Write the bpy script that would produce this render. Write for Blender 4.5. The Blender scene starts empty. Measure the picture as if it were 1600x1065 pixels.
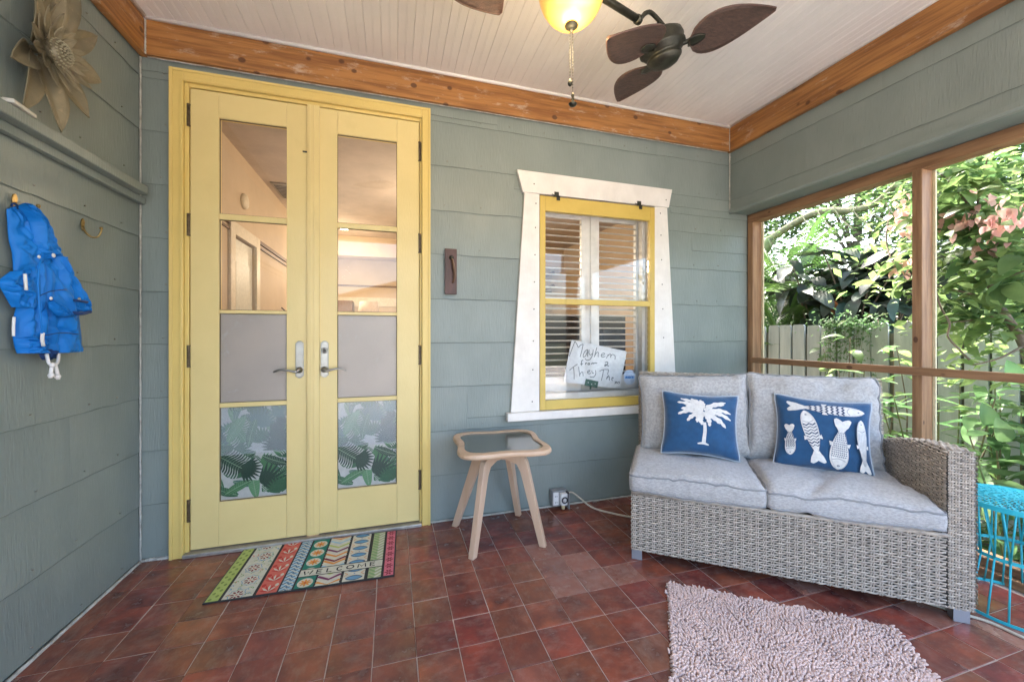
import bpy, bmesh, math, random
from mathutils import Vector, Matrix, noise
SC = bpy.context.scene
COL = SC.collection
PI = math.pi
R = math.radians
random.seed(7)

# ---------------------------------------------------------------- camera, sky, sun, exposure
CH = 1.16                       # camera height above the tiles
YAW = math.atan(188/623.0)
cam = bpy.data.cameras.new("camera")
cam.sensor_width = 36.0
cam.lens = 36.0*623.0/1600.0
cam.shift_y = -9.5/1600.0
cam.clip_start = 0.02
cam.clip_end = 500
co = bpy.data.objects.new("camera", cam)
COL.objects.link(co)
co.location = (0, 0, CH)
co.rotation_euler = (R(90), 0, -YAW)
SC.camera = co

SUN_EL, SUN_AZ = 58.0, 20.0     # azimuth from +Y towards +X
world = bpy.data.worlds.new("World")
SC.world = world
world.use_nodes = True
wn = world.node_tree.nodes
bg = wn["Background"]
sky = wn.new("ShaderNodeTexSky")
sky.sky_type = 'NISHITA'
sky.sun_disc = False
sky.sun_elevation = R(SUN_EL)
sky.sun_rotation = R(SUN_AZ)
sky.air_density = 1.0
sky.dust_density = 4.0
sky.ozone_density = 0.6
world.node_tree.links.new(sky.outputs[0], bg.inputs[0])
bg.inputs[1].default_value = 0.15
sl = bpy.data.lights.new("sun", 'SUN')
sl.energy = 2.0
sl.angle = R(3)
sl.color = (1.0, 0.95, 0.86)
so = bpy.data.objects.new("sun", sl)
COL.objects.link(so)
so.rotation_euler = (R(90-SUN_EL), 0, R(180-SUN_AZ))
so.location = (3, 6, 8)
SC.view_settings.view_transform = 'Standard'
SC.view_settings.look = 'None'
SC.view_settings.gamma = 1
SC.view_settings.use_curve_mapping = False
SC.view_settings.exposure = 3.6

# ---------------------------------------------------------------- small tools
class MB:
    """collects faces; build() links them as ONE mesh object"""
    def __init__(s): s.v, s.f, s.m = [], [], []
    def add(s, vs, fs, mi=0):
        o = len(s.v)
        s.v += [tuple(p) for p in vs]
        s.f += [tuple(i+o for i in q) for q in fs]
        s.m += [mi]*len(fs)
        return s
    def box(s, x0, x1, y0, y1, z0, z1, mi=0):
        return s.add([(x0,y0,z0),(x1,y0,z0),(x1,y1,z0),(x0,y1,z0),(x0,y0,z1),(x1,y0,z1),(x1,y1,z1),(x0,y1,z1)],
                     [(3,2,1,0),(4,5,6,7),(0,1,5,4),(1,2,6,5),(2,3,7,6),(3,0,4,7)], mi)
    def prism(s, pts, axis, a0, a1, mi=0):
        """pts: 2D outline, extruded along axis from a0 to a1"""
        n = len(pts)
        def P(p, a):
            return (a,p[0],p[1]) if axis == 'x' else ((p[0],a,p[1]) if axis == 'y' else (p[0],p[1],a))
        vs = [P(p, a0) for p in pts]+[P(p, a1) for p in pts]
        fs = [tuple(range(n)), tuple(range(2*n-1, n-1, -1))]
        fs += [(i, i+n, (i+1) % n+n, (i+1) % n) for i in range(n)]
        return s.add(vs, fs, mi)
    def tube(s, path, r, n=6, closed=False, mi=0, flat=1.0):
        P = [Vector(p) for p in path]
        m = len(P)
        rr = r if callable(r) else (lambda t: r)
        vs = []
        up = None
        for i in range(m):
            a = P[(i-1) % m] if (closed or i > 0) else P[i]
            b = P[(i+1) % m] if (closed or i < m-1) else P[i]
            d = (b-a)
            if d.length < 1e-9: d = Vector((0, 0, 1))
            d.normalize()
            if up is None:
                up = Vector((0, 0, 1)) if abs(d.z) < .9 else Vector((1, 0, 0))
            sx = d.cross(up)
            if sx.length < 1e-4: sx = d.cross(Vector((1, .3, .2)))
            sx.normalize()
            up = sx.cross(d).normalized()
            q = rr(i/(m-1.0))
            for k in range(n):
                t = 2*PI*k/n
                vs.append(P[i]+sx*(q*math.cos(t))+up*(q*flat*math.sin(t)))
        fs = []
        for i in range(m if closed else m-1):
            for k in range(n):
                a, b = i*n+k, i*n+(k+1) % n
                c, d2 = ((i+1) % m)*n+(k+1) % n, ((i+1) % m)*n+k
                fs.append((a, b, c, d2))
        if not closed:
            fs += [tuple(range(n-1, -1, -1)), tuple(range((m-1)*n, m*n))]
        return s.add(vs, fs, mi)
    def lathe(s, prof, n=20, M=None, mi=0):
        """prof: (radius, height) pairs about +Z, then M"""
        vs = []
        for (r, z) in prof:
            for k in range(n):
                t = 2*PI*k/n
                p = Vector((r*math.cos(t), r*math.sin(t), z))
                vs.append(M @ p if M else p)
        fs = []
        for i in range(len(prof)-1):
            for k in range(n):
                fs.append((i*n+k, i*n+(k+1) % n, (i+1)*n+(k+1) % n, (i+1)*n+k))
        fs += [tuple(range(n-1, -1, -1)), tuple(range((len(prof)-1)*n, len(prof)*n))]
        return s.add(vs, fs, mi)
    def grid(s, fn, nu, nv, mi=0, wrapu=False):
        vs = [fn(i/nu, j/nv) for j in range(nv+1) for i in range(nu if wrapu else nu+1)]
        w = nu if wrapu else nu+1
        fs = []
        for j in range(nv):
            for i in range(nu):
                i2 = (i+1) % w
                fs.append((j*w+i, j*w+i2, (j+1)*w+i2, (j+1)*w+i))
        return s.add(vs, fs, mi)
    def mesh(s, name, mats, smooth=False):
        me = bpy.data.meshes.new(name)
        me.from_pydata(s.v, [], s.f)
        for m in mats: me.materials.append(m)
        if len(mats) > 1: me.polygons.foreach_set("material_index", s.m)
        if smooth: me.polygons.foreach_set("use_smooth", [True]*len(me.polygons))
        me.update()
        return me
    def build(s, name, mats, parent=None, smooth=False, bevel=0, loc=None, rotz=0, fix=False, auto=None):
        if not isinstance(mats, (list, tuple)): mats = [mats]
        me = s.mesh(name, mats, smooth)
        if fix:
            b = bmesh.new(); b.from_mesh(me)
            bmesh.ops.recalc_face_normals(b, faces=b.faces)
            b.to_mesh(me); b.free()
        o = link(name, me, parent)
        if loc: o.location = loc
        if rotz: o.rotation_euler = (0, 0, rotz)
        if bevel:
            md = o.modifiers.new("bevel", 'BEVEL')
            md.width = bevel; md.segments = 2; md.limit_method = 'ANGLE'; md.angle_limit = R(35)
        return o

def link(name, me, parent=None):
    o = bpy.data.objects.new(name, me)
    COL.objects.link(o)
    if parent: o.parent = parent
    return o
def thing(name, label, cat, loc=(0,0,0), rotz=0, group=None):
    o = bpy.data.objects.new(name, None)
    COL.objects.link(o)
    o.empty_display_size = .1
    o.location = loc; o.rotation_euler = (0, 0, rotz)
    tag(o, label, cat, group)
    return o
def tag(o, label, cat, group=None):
    o["label"] = label; o["category"] = cat
    if group: o["group"] = group
    return o
def struct(o, kind="structure"):
    o["kind"] = kind
    return o
def sm(t): return t*t*(3-2*t)
def lerp(a, b, t): return a+(b-a)*t
def nz(x, y=0, z=0): return noise.noise(Vector((x, y, z)))
def spline(pts, n):
    """Catmull-Rom through points"""
    P = [Vector(p) for p in pts]
    out = []
    m = len(P)-1
    for i in range(n+1):
        t = i/n*m
        k = min(int(t), m-1); t -= k
        a, b, c, d = P[max(k-1, 0)], P[k], P[k+1], P[min(k+2, m)]
        out.append(.5*((2*b)+(c-a)*t+(2*a-5*b+4*c-d)*t*t+(3*b-a-3*c+d)*t**3))
    return out
# real-world place of a spot seen in the photograph, on a wall plane y = Y or x = X
def _ray(u, v):
    r = (u-800)/623.0
    return (r*math.cos(YAW)+math.sin(YAW), -r*math.sin(YAW)+math.cos(YAW), (523-v)/623.0)
def onY(u, v, Y):
    d = _ray(u, v); t = Y/d[1]
    return (d[0]*t, CH+d[2]*t)
def onX(u, v, X):
    d = _ray(u, v); t = X/d[0]
    return (d[1]*t, CH+d[2]*t)

# ---------------------------------------------------------------- materials
def mat(name, col, rough=.5, col2=None, vs=4, stretch=(1,1,1), lo=.35, hi=.65, bump=0, bs=60, bstretch=None,
        metal=0, spec=.5, rnd=0.0, rndhue=0.0, emit=0, detail=4, coat=0, sheen=0, speck=None, trans=0, world_space=False, roughvar=0, soft=.12):
    m = bpy.data.materials.new(name)
    m.use_nodes = True
    nt = m.node_tree; N = nt.nodes; L = nt.links
    b = N["Principled BSDF"]
    b.inputs["Roughness"].default_value = rough
    b.inputs["Metallic"].default_value = metal
    b.inputs["Specular IOR Level"].default_value = spec
    if coat: b.inputs["Coat Weight"].default_value = coat; b.inputs["Coat Roughness"].default_value = .12
    if sheen: b.inputs["Sheen Weight"].default_value = sheen
    tc = N.new("ShaderNodeTexCoord")
    oi = N.new("ShaderNodeObjectInfo")
    src = tc.outputs["Object"]
    if world_space:
        g = N.new("ShaderNodeNewGeometry"); vec = g.outputs["Position"]
    else:
        mul = N.new("ShaderNodeVectorMath"); mul.operation = 'MULTIPLY_ADD'
        cx = N.new("ShaderNodeCombineXYZ")
        for i in range(3): L.new(oi.outputs["Random"], cx.inputs[i])
        L.new(cx.outputs[0], mul.inputs[0]); mul.inputs[1].default_value = (31.7, 17.3, 53.1)
        L.new(src, mul.inputs[2]); vec = mul.outputs[0]
    def mapped(st):
        mp = N.new("ShaderNodeMapping"); mp.inputs["Scale"].default_value = st
        L.new(vec, mp.inputs[0]); return mp.outputs[0]
    c1 = tuple(col)+(1,)
    c2 = tuple(col2)+(1,) if col2 else tuple(c*.82 for c in col)+(1,)
    n1 = N.new("ShaderNodeTexNoise"); n1.inputs["Scale"].default_value = vs; n1.inputs["Detail"].default_value = detail
    n1.inputs["Roughness"].default_value = .6
    L.new(mapped(stretch), n1.inputs[0])
    mr = N.new("ShaderNodeMapRange"); mr.inputs[1].default_value = lo; mr.inputs[2].default_value = hi
    L.new(n1.outputs[0], mr.inputs[0])
    mx = N.new("ShaderNodeMix"); mx.data_type = 'RGBA'
    mx.inputs[6].default_value = c1; mx.inputs[7].default_value = c2
    L.new(mr.outputs[0], mx.inputs[0])
    out = mx.outputs[2]
    if speck:           # (colour, scale, threshold, stretch)
        n2 = N.new("ShaderNodeTexNoise"); n2.inputs["Scale"].default_value = speck[1]; n2.inputs["Detail"].default_value = 6
        n2.inputs["Roughness"].default_value = .7
        L.new(mapped(speck[3] if len(speck) > 3 else (1,1,1)), n2.inputs[0])
        m2 = N.new("ShaderNodeMapRange"); m2.inputs[1].default_value = speck[2]; m2.inputs[2].default_value = speck[2]+soft
        m2.inputs[4].default_value = speck[4] if len(speck) > 4 else 1.0
        L.new(n2.outputs[0], m2.inputs[0])
        m3 = N.new("ShaderNodeMix"); m3.data_type = 'RGBA'
        L.new(m2.outputs[0], m3.inputs[0]); L.new(out, m3.inputs[6]); m3.inputs[7].default_value = tuple(speck[0])+(1,)
        out = m3.outputs[2]
    if rnd or rndhue:
        hs = N.new("ShaderNodeHueSaturation")
        a = N.new("ShaderNodeMapRange"); a.inputs[3].default_value = 1-rnd; a.inputs[4].default_value = 1+rnd
        L.new(oi.outputs["Random"], a.inputs[0]); L.new(a.outputs[0], hs.inputs["Value"])
        if rndhue:
            w = N.new("ShaderNodeMath"); w.operation = 'MULTIPLY'; w.inputs[1].default_value = 7.13
            w2 = N.new("ShaderNodeMath"); w2.operation = 'FRACT'
            a2 = N.new("ShaderNodeMapRange"); a2.inputs[3].default_value = .5-rndhue; a2.inputs[4].default_value = .5+rndhue
            L.new(oi.outputs["Random"], w.inputs[0]); L.new(w.outputs[0], w2.inputs[0]); L.new(w2.outputs[0], a2.inputs[0])
            L.new(a2.outputs[0], hs.inputs["Hue"])
        L.new(out, hs.inputs["Color"]); out = hs.outputs[0]
    L.new(out, b.inputs["Base Color"])
    if roughvar:
        rv = N.new("ShaderNodeMapRange"); rv.inputs[3].default_value = rough-roughvar; rv.inputs[4].default_value = rough+roughvar
        L.new(n1.outputs[0], rv.inputs[0]); rv.inputs[1].default_value = .3; rv.inputs[2].default_value = .7
        L.new(rv.outputs[0], b.inputs["Roughness"])
    if emit:
        L.new(out, b.inputs["Emission Color"]); b.inputs["Emission Strength"].default_value = emit
    if bump:
        n3 = N.new("ShaderNodeTexNoise"); n3.inputs["Scale"].default_value = bs; n3.inputs["Detail"].default_value = 5
        L.new(mapped(bstretch or stretch), n3.inputs[0])
        bp = N.new("ShaderNodeBump"); bp.inputs["Strength"].default_value = bump; bp.inputs["Distance"].default_value = .004
        L.new(n3.outputs[0], bp.inputs["Height"]); L.new(bp.outputs[0], b.inputs["Normal"])
    if trans:
        tr = N.new("ShaderNodeBsdfTranslucent"); L.new(out, tr.inputs[0])
        ms = N.new("ShaderNodeMixShader"); ms.inputs[0].default_value = trans
        L.new(b.outputs[0], ms.inputs[1]); L.new(tr.outputs[0], ms.inputs[2])
        L.new(ms.outputs[0], N["Material Output"].inputs[0])
    return m

def add_knots(m, dark, scale, stretch, thr=.16, ring=True):
    """dark knots over an existing wood material"""
    nt = m.node_tree; N = nt.nodes; L = nt.links
    b = N["Principled BSDF"]
    src = b.inputs["Base Color"].links[0].from_socket
    mp = N.new("ShaderNodeMapping"); mp.inputs["Scale"].default_value = stretch
    vec = [n for n in N if n.type == 'VECT_MATH'][0].outputs[0]
    L.new(vec, mp.inputs[0])
    vo = N.new("ShaderNodeTexVoronoi"); vo.inputs["Scale"].default_value = scale
    L.new(mp.outputs[0], vo.inputs[0])
    mr = N.new("ShaderNodeMapRange"); mr.inputs[1].default_value = thr*.55; mr.inputs[2].default_value = thr*.8
    mr.inputs[3].default_value = .85; mr.inputs[4].default_value = 0
    L.new(vo.outputs["Distance"], mr.inputs[0])
    mx = N.new("ShaderNodeMix"); mx.data_type = 'RGBA'; mx.inputs[7].default_value = tuple(dark)+(1,)
    L.new(mr.outputs[0], mx.inputs[0]); L.new(src, mx.inputs[6]); L.new(mx.outputs[2], b.inputs["Base Color"])
    return m

def glass(name, tint=(1,1,1), rough=0.0, haze=0.0, hazecol=(.8,.8,.8), ior=1.45):
    m = bpy.data.materials.new(name); m.use_nodes = True
    nt = m.node_tree; N = nt.nodes; L = nt.links
    N.remove(N["Principled BSDF"])
    t = N.new("ShaderNodeBsdfTransparent"); t.inputs[0].default_value = tuple(tint)+(1,)
    g = N.new("ShaderNodeBsdfGlossy"); g.inputs["Roughness"].default_value = rough
    fr = N.new("ShaderNodeFresnel"); fr.inputs[0].default_value = ior
    ms = N.new("ShaderNodeMixShader")
    base = t.outputs[0]
    if haze:
        d = N.new("ShaderNodeBsdfDiffuse"); d.inputs[0].default_value = tuple(hazecol)+(1,)
        mh = N.new("ShaderNodeMixShader"); mh.inputs[0].default_value = haze
        L.new(base, mh.inputs[1]); L.new(d.outputs[0], mh.inputs[2]); base = mh.outputs[0]
    L.new(fr.outputs[0], ms.inputs[0]); L.new(base, ms.inputs[1]); L.new(g.outputs[0], ms.inputs[2])
    L.new(ms.outputs[0], N["Material Output"].inputs[0])
    return m

SIDE = mat("siding_paint", (.216,.253,.236), .42, (.185,.22,.206), vs=3, stretch=(1,1,.6), bump=.5, bs=42, bstretch=(4,4,.35), rnd=.02,
           speck=((.15,.18,.175), 22, .62, (4,4,.22), .28), roughvar=.08, detail=7)
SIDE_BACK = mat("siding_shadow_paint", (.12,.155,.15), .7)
TRIMW = mat("white_trim_paint", (.74,.71,.67), .4, (.66,.63,.59), vs=8, bump=.25, bs=30, bstretch=(3,3,.6), speck=((.42,.36,.30), 22, .68, (1,1,.5), .5))
YEL = mat("yellow_door_paint", (.685,.55,.245), .36, (.65,.52,.225), vs=3, bump=.22, bs=120, bstretch=(1,1,.25), spec=.5, speck=((.36,.27,.10), 5, .60, (1,1,.6), .30), soft=.35, roughvar=.06)
YELC = mat("yellow_casing_paint", (.67,.505,.165), .36, (.63,.47,.15), vs=3, bump=.22, bs=120, bstretch=(1,1,.25), speck=((.36,.27,.10), 5, .60, (1,1,.6), .30), soft=.35)
YEL2 = mat("yellow_sash_paint", (.57,.42,.10), .38, (.51,.365,.08), vs=5, bump=.2, bs=90)
PINE_X = mat("pine_board_x", (.37,.168,.048), .5, (.21,.085,.024), vs=5, stretch=(.5,4,9), lo=.40, hi=.60, bump=.3, bs=40, bstretch=(.6,4,12), detail=8,
             speck=((.55,.45,.36), 7, .56, (1.0,1,2.6), .6))
add_knots(PINE_X, (.07,.022,.008), 10, (.8,1,1.0), .22)
PINE_Y = mat("pine_board_y", (.37,.168,.048), .5, (.21,.085,.024), vs=5, stretch=(4,.5,9), lo=.40, hi=.60, bump=.3, bs=40, bstretch=(4,.6,12), detail=8,
             speck=((.55,.45,.36), 7, .58, (1,1.0,2.6), .5))
add_knots(PINE_Y, (.07,.022,.008), 10, (1,.8,1.0), .22)
CEDAR_Z = mat("cedar_post_wood", (.37,.215,.11), .55, (.17,.082,.038), vs=6, stretch=(7,7,.5), lo=.3, hi=.7, bump=.35, bs=40, bstretch=(10,10,.6), detail=8)
add_knots(CEDAR_Z, (.06,.02,.01), 9, (1.3,1.3,.8), .18)
CEDAR_Y = mat("cedar_rail_wood", (.36,.205,.105), .55, (.17,.082,.038), vs=6, stretch=(7,.5,7), lo=.3, hi=.7, bump=.35, bs=40, bstretch=(10,.6,10), detail=8)
add_knots(CEDAR_Y, (.06,.02,.01), 9, (1.3,.8,1.3), .18)
CEILM = mat("ceiling_paint", (.78,.75,.725), .5, (.73,.70,.68), vs=3, rnd=.02)
CAULK = mat("caulk", (.5,.49,.45), .7, (.3,.29,.26), vs=25, bump=.8, bs=60)
GROUT = mat("grout", (.50,.40,.34), .85, (.33,.25,.21), vs=14, bump=.4, bs=90, world_space=True)
DARKM = mat("dark_bronze", (.035,.036,.030), .42, (.065,.065,.05), vs=20, metal=.7, bump=.2, bs=80)
NICKEL = mat("satin_nickel", (.36,.36,.34), .38, (.28,.28,.26), vs=20, metal=1)
BRASS = mat("aged_brass", (.36,.25,.10), .35, (.22,.15,.06), vs=30, metal=1)
BLACKP = mat("black_plastic", (.02,.02,.025), .4)
WHITEP = mat("white_plastic", (.75,.75,.74), .35)
GREYM = mat("grey_cast_metal", (.33,.34,.35), .5, (.26,.27,.28), vs=30, metal=.4)
LINEN = mat("grey_cushion_fabric", (.47,.462,.452), .9, (.325,.32,.313), vs=75, stretch=(1,1,2.6), lo=.38, hi=.62, bump=.6, bs=420, sheen=.3, detail=6,
            speck=((.50,.50,.50), 120, .54, (.5,2.2,2.2), .8))
PIPING = mat("grey_piping", (.27,.275,.28), .9, bump=.5, bs=300)
BLUEF = mat("blue_cotton", (.007,.070,.175), .85, (.005,.054,.14), vs=30, bump=.5, bs=350, sheen=.3)
CREAMF = mat("cream_embroidery", (.72,.71,.68), .85, (.6,.59,.57), vs=60, bump=.9, bs=160)
NAVYF = mat("navy_thread", (.02,.045,.11), .85)
TANF = mat("tan_thread", (.35,.24,.15), .85)
WICK = mat("grey_wicker", (.60,.52,.425), .55, (.19,.16,.13), vs=30, stretch=(1,1,6), lo=.3, hi=.7, bump=.3, bs=200, detail=6,
           speck=((.55,.52,.47), 60, .55, (.6,.6,5), .8))
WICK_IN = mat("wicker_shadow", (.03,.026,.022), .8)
SOFAFOOT = mat("sofa_foot_metal", (.29,.295,.32), .4, metal=.3)
BIRCH = mat("pale_birch", (.62,.44,.31), .42, (.52,.345,.225), vs=4, stretch=(5,5,.6), lo=.3, hi=.7, bump=.12, bs=40, bstretch=(8,8,.7), rnd=.04)
BIRCHT = mat("pale_birch_top", (.58,.41,.28), .4, (.49,.33,.21), vs=5, stretch=(1,4,4), lo=.3, hi=.7, bump=.12, bs=40)
STOOLG = mat("stool_dark_glass", (.045,.05,.035), .17, (.08,.085,.065), vs=150, bump=.15, bs=300, coat=.5)
TURQ = mat("turquoise_paint", (.03,.45,.55), .35, (.025,.39,.48), vs=9, spec=.5)
FLOWERM = mat("antique_metal_flower", (.26,.225,.15), .5, (.15,.13,.085), vs=9, stretch=(1,1,1), lo=.3, hi=.7, metal=.25, bump=.3, bs=60,
              speck=((.42,.36,.24), 26, .6, (1,1,1), .7))
JACK = mat("blue_raincoat", (.006,.17,.55), .5, (.004,.15,.50), vs=7, bump=.7, bs=22, spec=.25)
JACKD = mat("blue_raincoat_lining", (.005,.04,.16), .7)
ROPEW = mat("white_cord", (.78,.76,.74), .8, bump=.6, bs=200)
CORDM = mat("beige_cord", (.55,.50,.40), .5)
RUGM = mat("mauve_chenille", (.73,.535,.46), .95, (.64,.465,.40), vs=9, lo=.3, hi=.7, bump=.6, bs=300, sheen=.5)
BLADE = mat("woven_fan_blade", (.105,.062,.05), .6, (.055,.034,.03), vs=30, stretch=(1,3,1), bump=.9, bs=120, bstretch=(1,2.4,1))
MATBLK = mat("mat_black_rubber", (.022,.022,.022), .8, bump=.4, bs=200)

def simple(name, c, rough=.85, **k): return mat(name, c, rough, tuple(x*.86 for x in c), vs=40, **k)
# glowing alabaster bowl: hottest near the bulbs, amber at the rim
def bowl_mat():
    m = bpy.data.materials.new("lit_alabaster_glass"); m.use_nodes = True
    nt = m.node_tree; N = nt.nodes; L = nt.links
    b = N["Principled BSDF"]; b.inputs["Roughness"].default_value = .3
    b.inputs["Base Color"].default_value = (.7,.5,.2,1)
    tc = N.new("ShaderNodeTexCoord")
    ln = N.new("ShaderNodeVectorMath"); ln.operation = 'DISTANCE'; ln.inputs[1].default_value = (-.03,-.10,-.02)
    n = N.new("ShaderNodeTexNoise"); n.inputs["Scale"].default_value = 9; n.inputs["Detail"].default_value = 5
    L.new(tc.outputs["Object"], ln.inputs[0]); L.new(tc.outputs["Object"], n.inputs[0])
    ad = N.new("ShaderNodeMath"); ad.operation = 'MULTIPLY_ADD'; ad.inputs[1].default_value = .06
    L.new(n.outputs[0], ad.inputs[0]); L.new(ln.outputs["Value"], ad.inputs[2])
    cr = N.new("ShaderNodeValToRGB")
    e = cr.color_ramp.elements
    e[0].position = .09; e[0].color = (1.0,.80,.45,1)
    e[1].position = .27; e[1].color = (.42,.20,.035,1)
    k = e.new(.15); k.color = (.85,.50,.13,1)
    L.new(ad.outputs[0], cr.inputs[0]); L.new(cr.outputs[0], b.inputs["Emission Color"])
    b.inputs["Emission Strength"].default_value = BOWL
    L.new(cr.outputs[0], b.inputs["Base Color"])
    return m
BOWL = .062
GLASS = glass("window_glass")
GLASSF = glass("etched_glass", rough=.28, ior=1.3)
FROST = mat("frosted_film", (.42,.355,.30), .35, (.36,.31,.265), vs=3, spec=.35, speck=((.5,.5,.49), 6, .6, (1,1,1), .5))
REFL_HAZE = glass("reflection_haze", rough=.25, haze=.15, hazecol=(.70,.78,.80))  # milky sheet that stands in for a bright reflection on the glass
# ================================================================ SETTING
XL, XR, XS, YB = -1.23, 2.54, 2.718, 2.503     # left wall, right wall face, screen frame, back wall
YF = -0.75                                      # open front of the porch, behind the camera
ZB, ZC = 2.582, 2.77                           # underside of the ledger boards, ceiling
TILE1 = mat("red_quarry_tile", (.27,.07,.043), .20, (.115,.042,.034), vs=9, lo=.36, hi=.66, bump=.25, bs=40, rnd=.13, rndhue=.010, roughvar=.1, detail=8,
            soft=.4, speck=((.36,.23,.19), 16, .47, (1,1.6,1), .55))
TILE2 = mat("pale_quarry_tile", (.31,.130,.090), .26, (.21,.090,.065), vs=7, bump=.3, bs=40, rnd=.12, roughvar=.1, detail=8,
            soft=.4, speck=((.42,.30,.25), 18, .45, (1,1,1), .6))
TILE3 = mat("brown_quarry_tile", (.255,.080,.046), .20, (.125,.050,.037), vs=8, lo=.36, hi=.66, bump=.25, bs=40, rnd=.12, rndhue=.008, roughvar=.1, detail=8,
            soft=.4, speck=((.35,.24,.19), 16, .47, (1.6,1,1), .5))
def slab():
    m = MB(); m.box(XL-.02, 2.84, YF-.1, YB+.02, -.30, -.0025)
    return struct(m.build("floor", GROUT))
floor = slab()
def tile_mesh(name, m_):
    a, b, c, h = .0748, .0739, .0739, .0
    m = MB()
    z = [(-.012, a), (-.0016, a), (0, a-.0018)]
    vs = []
    for (zz, r) in z: vs += [(-r,-r,zz),(r,-r,zz),(r,r,zz),(-r,r,zz)]
    fs = [(8,9,10,11)]
    for k in (0, 4):
        for i in range(4): fs.append((k+i, k+(i+1) % 4, k+4+(i+1) % 4, k+4+i))
    m.add(vs, fs)
    return m.mesh(name, [m_])
TM = [tile_mesh("tile", TILE1), tile_mesh("tile_pale", TILE2), tile_mesh("tile_brown", TILE3)]
P_ = .1528
tiles = []
rt = random.Random(3)
for i in range(-11, 16):  # whole tiles, then a cut row along the left wall
    for j in range(-21, 8):
        x, y = .3925+P_*(i+.5), 1.4755+P_*(j+.5)
        if x < XL+.06 or x > 2.73 or y > YB+.0 or y < YF: continue
        Rr = x*math.cos(YAW)-y*math.sin(YAW); F = x*math.sin(YAW)+y*math.cos(YAW)
        vis = F > .9 and abs(Rr/F*623) < 830 and 523+623*CH/F < 1110
        k = 0
        if (i, j) in ((3, 1), (2, 2), (3, 2), (2, 1), (4, 1), (2,3)): k = 1
        elif x < .1 and rt.random() < .6: k = 2  # browner by the doors: their yellow reflection put into the tile colour
        elif rt.random() < .3: k = 2
        elif x > 1.7 and rt.random() < .4: k = 1
        tiles.append((0 if vis else 1, F, x, y, k))
tiles.sort()
rest = MB()
for n, (hid, F, x, y, k) in enumerate(tiles):
    dx, dy, rz = rt.gauss(0, .0006), rt.gauss(0, .0006), rt.gauss(0, .002)
    if not hid and n < 300:
        o = link("tile", TM[k], floor)
        o.location = (x+dx, y+dy, rt.uniform(-.0006, .0006))
        o.rotation_euler = (rt.gauss(0, .0035), rt.gauss(0, .0035), rz)
    else:
        r = .0748
        rest.box(x-r, x+r, y-r, y+r, -.012, rt.uniform(-.0008, .0002), 1 if k == 2 else 0)
xl_ = min(t_[2] for t_ in tiles)-P_/2
for j in range(-6, 8):
    y = 1.4755+P_*(j+.5); w_ = (xl_-XL-.004)
    if w_ > .01 and y < YB:
        o = link("tile", TM[2], floor); o.location = (XL+.003+w_/2, y, rt.uniform(-.0006,.0004)); o.scale = (w_/.1495, 1, 1)
struct(rest.build("tile_field", [TILE1, TILE3], floor), "stuff")

# ground outside
GRND = mat("mulch_ground", (.06,.045,.03), .95, (.05,.07,.025), vs=3, bump=1, bs=30, world_space=True)
m = MB(); m.box(-60, 60, -60, 60, -.6, -.32)
struct(m.build("ground", GRND))
PATIO_BOUNCE = mat("patio_bounce_concrete", (.62,.57,.50), .85, (.54,.49,.43), vs=2, bump=.6, bs=60, world_space=True)
m = MB(); m.box(-14, 14, -10, YF-.12, -.32, -.10)  # unseen pale paving, added to bounce sunlight onto the lower walls
struct(m.build("patio", PATIO_BOUNCE))

SHADE_GRIME = mat("lap_shade_grime", (.085,.105,.10), .8, (.16,.19,.18), vs=9, lo=.35, hi=.6)  # shade and dirt under each lap, painted as one dark seam
# ---- siding panels -------------------------------------------------------
rs = random.Random(11)
def panel_mesh(w, h, seed, last=False):
    """one cement-shake panel: local x along the wall, y outward is -, z up; wavy butt edge"""
    n = max(2, int(w/.03))
    m = MB()
    zb = [(.0045*nz(seed*7.3+i*w/n*3.2, seed)+.0035*nz(seed*3.1+i*w/n*14, seed+5)) for i in range(n+1)]
    vs, fs = [], []
    for i in range(n+1):
        x = i*w/n
        vs += [(x, -.0060, zb[i]), (x, -.0066, zb[i]+.003), (x, -.0015, h), (x, .003, h), (x, .003, zb[i]+.001)]
    for i in range(n):
        a, b = i*5, (i+1)*5
        fs += [(a, b, b+1, a+1), (a+1, b+1, b+2, a+2), (a+2, b+2, b+3, a+3), (a+4, b+4, b, a)]
    fs += [(0,1,2,3,4), (n*5+4,n*5+3,n*5+2,n*5+1,n*5)]
    m.add(vs, fs)
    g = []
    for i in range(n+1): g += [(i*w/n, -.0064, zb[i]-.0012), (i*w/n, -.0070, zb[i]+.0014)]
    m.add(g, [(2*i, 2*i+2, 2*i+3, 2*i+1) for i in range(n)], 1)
    return m.mesh("siding_panel", [SIDE, SHADE_GRIME])
def sub_rects(r, holes):
    out = [r]
    for (hx0, hx1, hz0, hz1) in holes:
        nxt = []
        for (x0, x1, z0, z1) in out:
            if x1 <= hx0 or x0 >= hx1 or z1 <= hz0 or z0 >= hz1: nxt.append((x0,x1,z0,z1)); continue
            if z0 < hz0: nxt.append((x0,x1,z0,hz0))
            if z1 > hz1: nxt.append((x0,x1,hz1,z1))
            zz0, zz1 = max(z0,hz0), min(z1,hz1)
            if x0 < hx0: nxt.append((x0,hx0,zz0,zz1))
            if x1 > hx1: nxt.append((hx1,x1,zz0,zz1))
        out = nxt
    return [q for q in out if q[1]-q[0] > .012 and q[3]-q[2] > .012]
Z0 = [.012, .285, .56, .835, 1.11, 1.385, 1.66, 1.935, 2.21, 2.485, 2.60]
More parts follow.
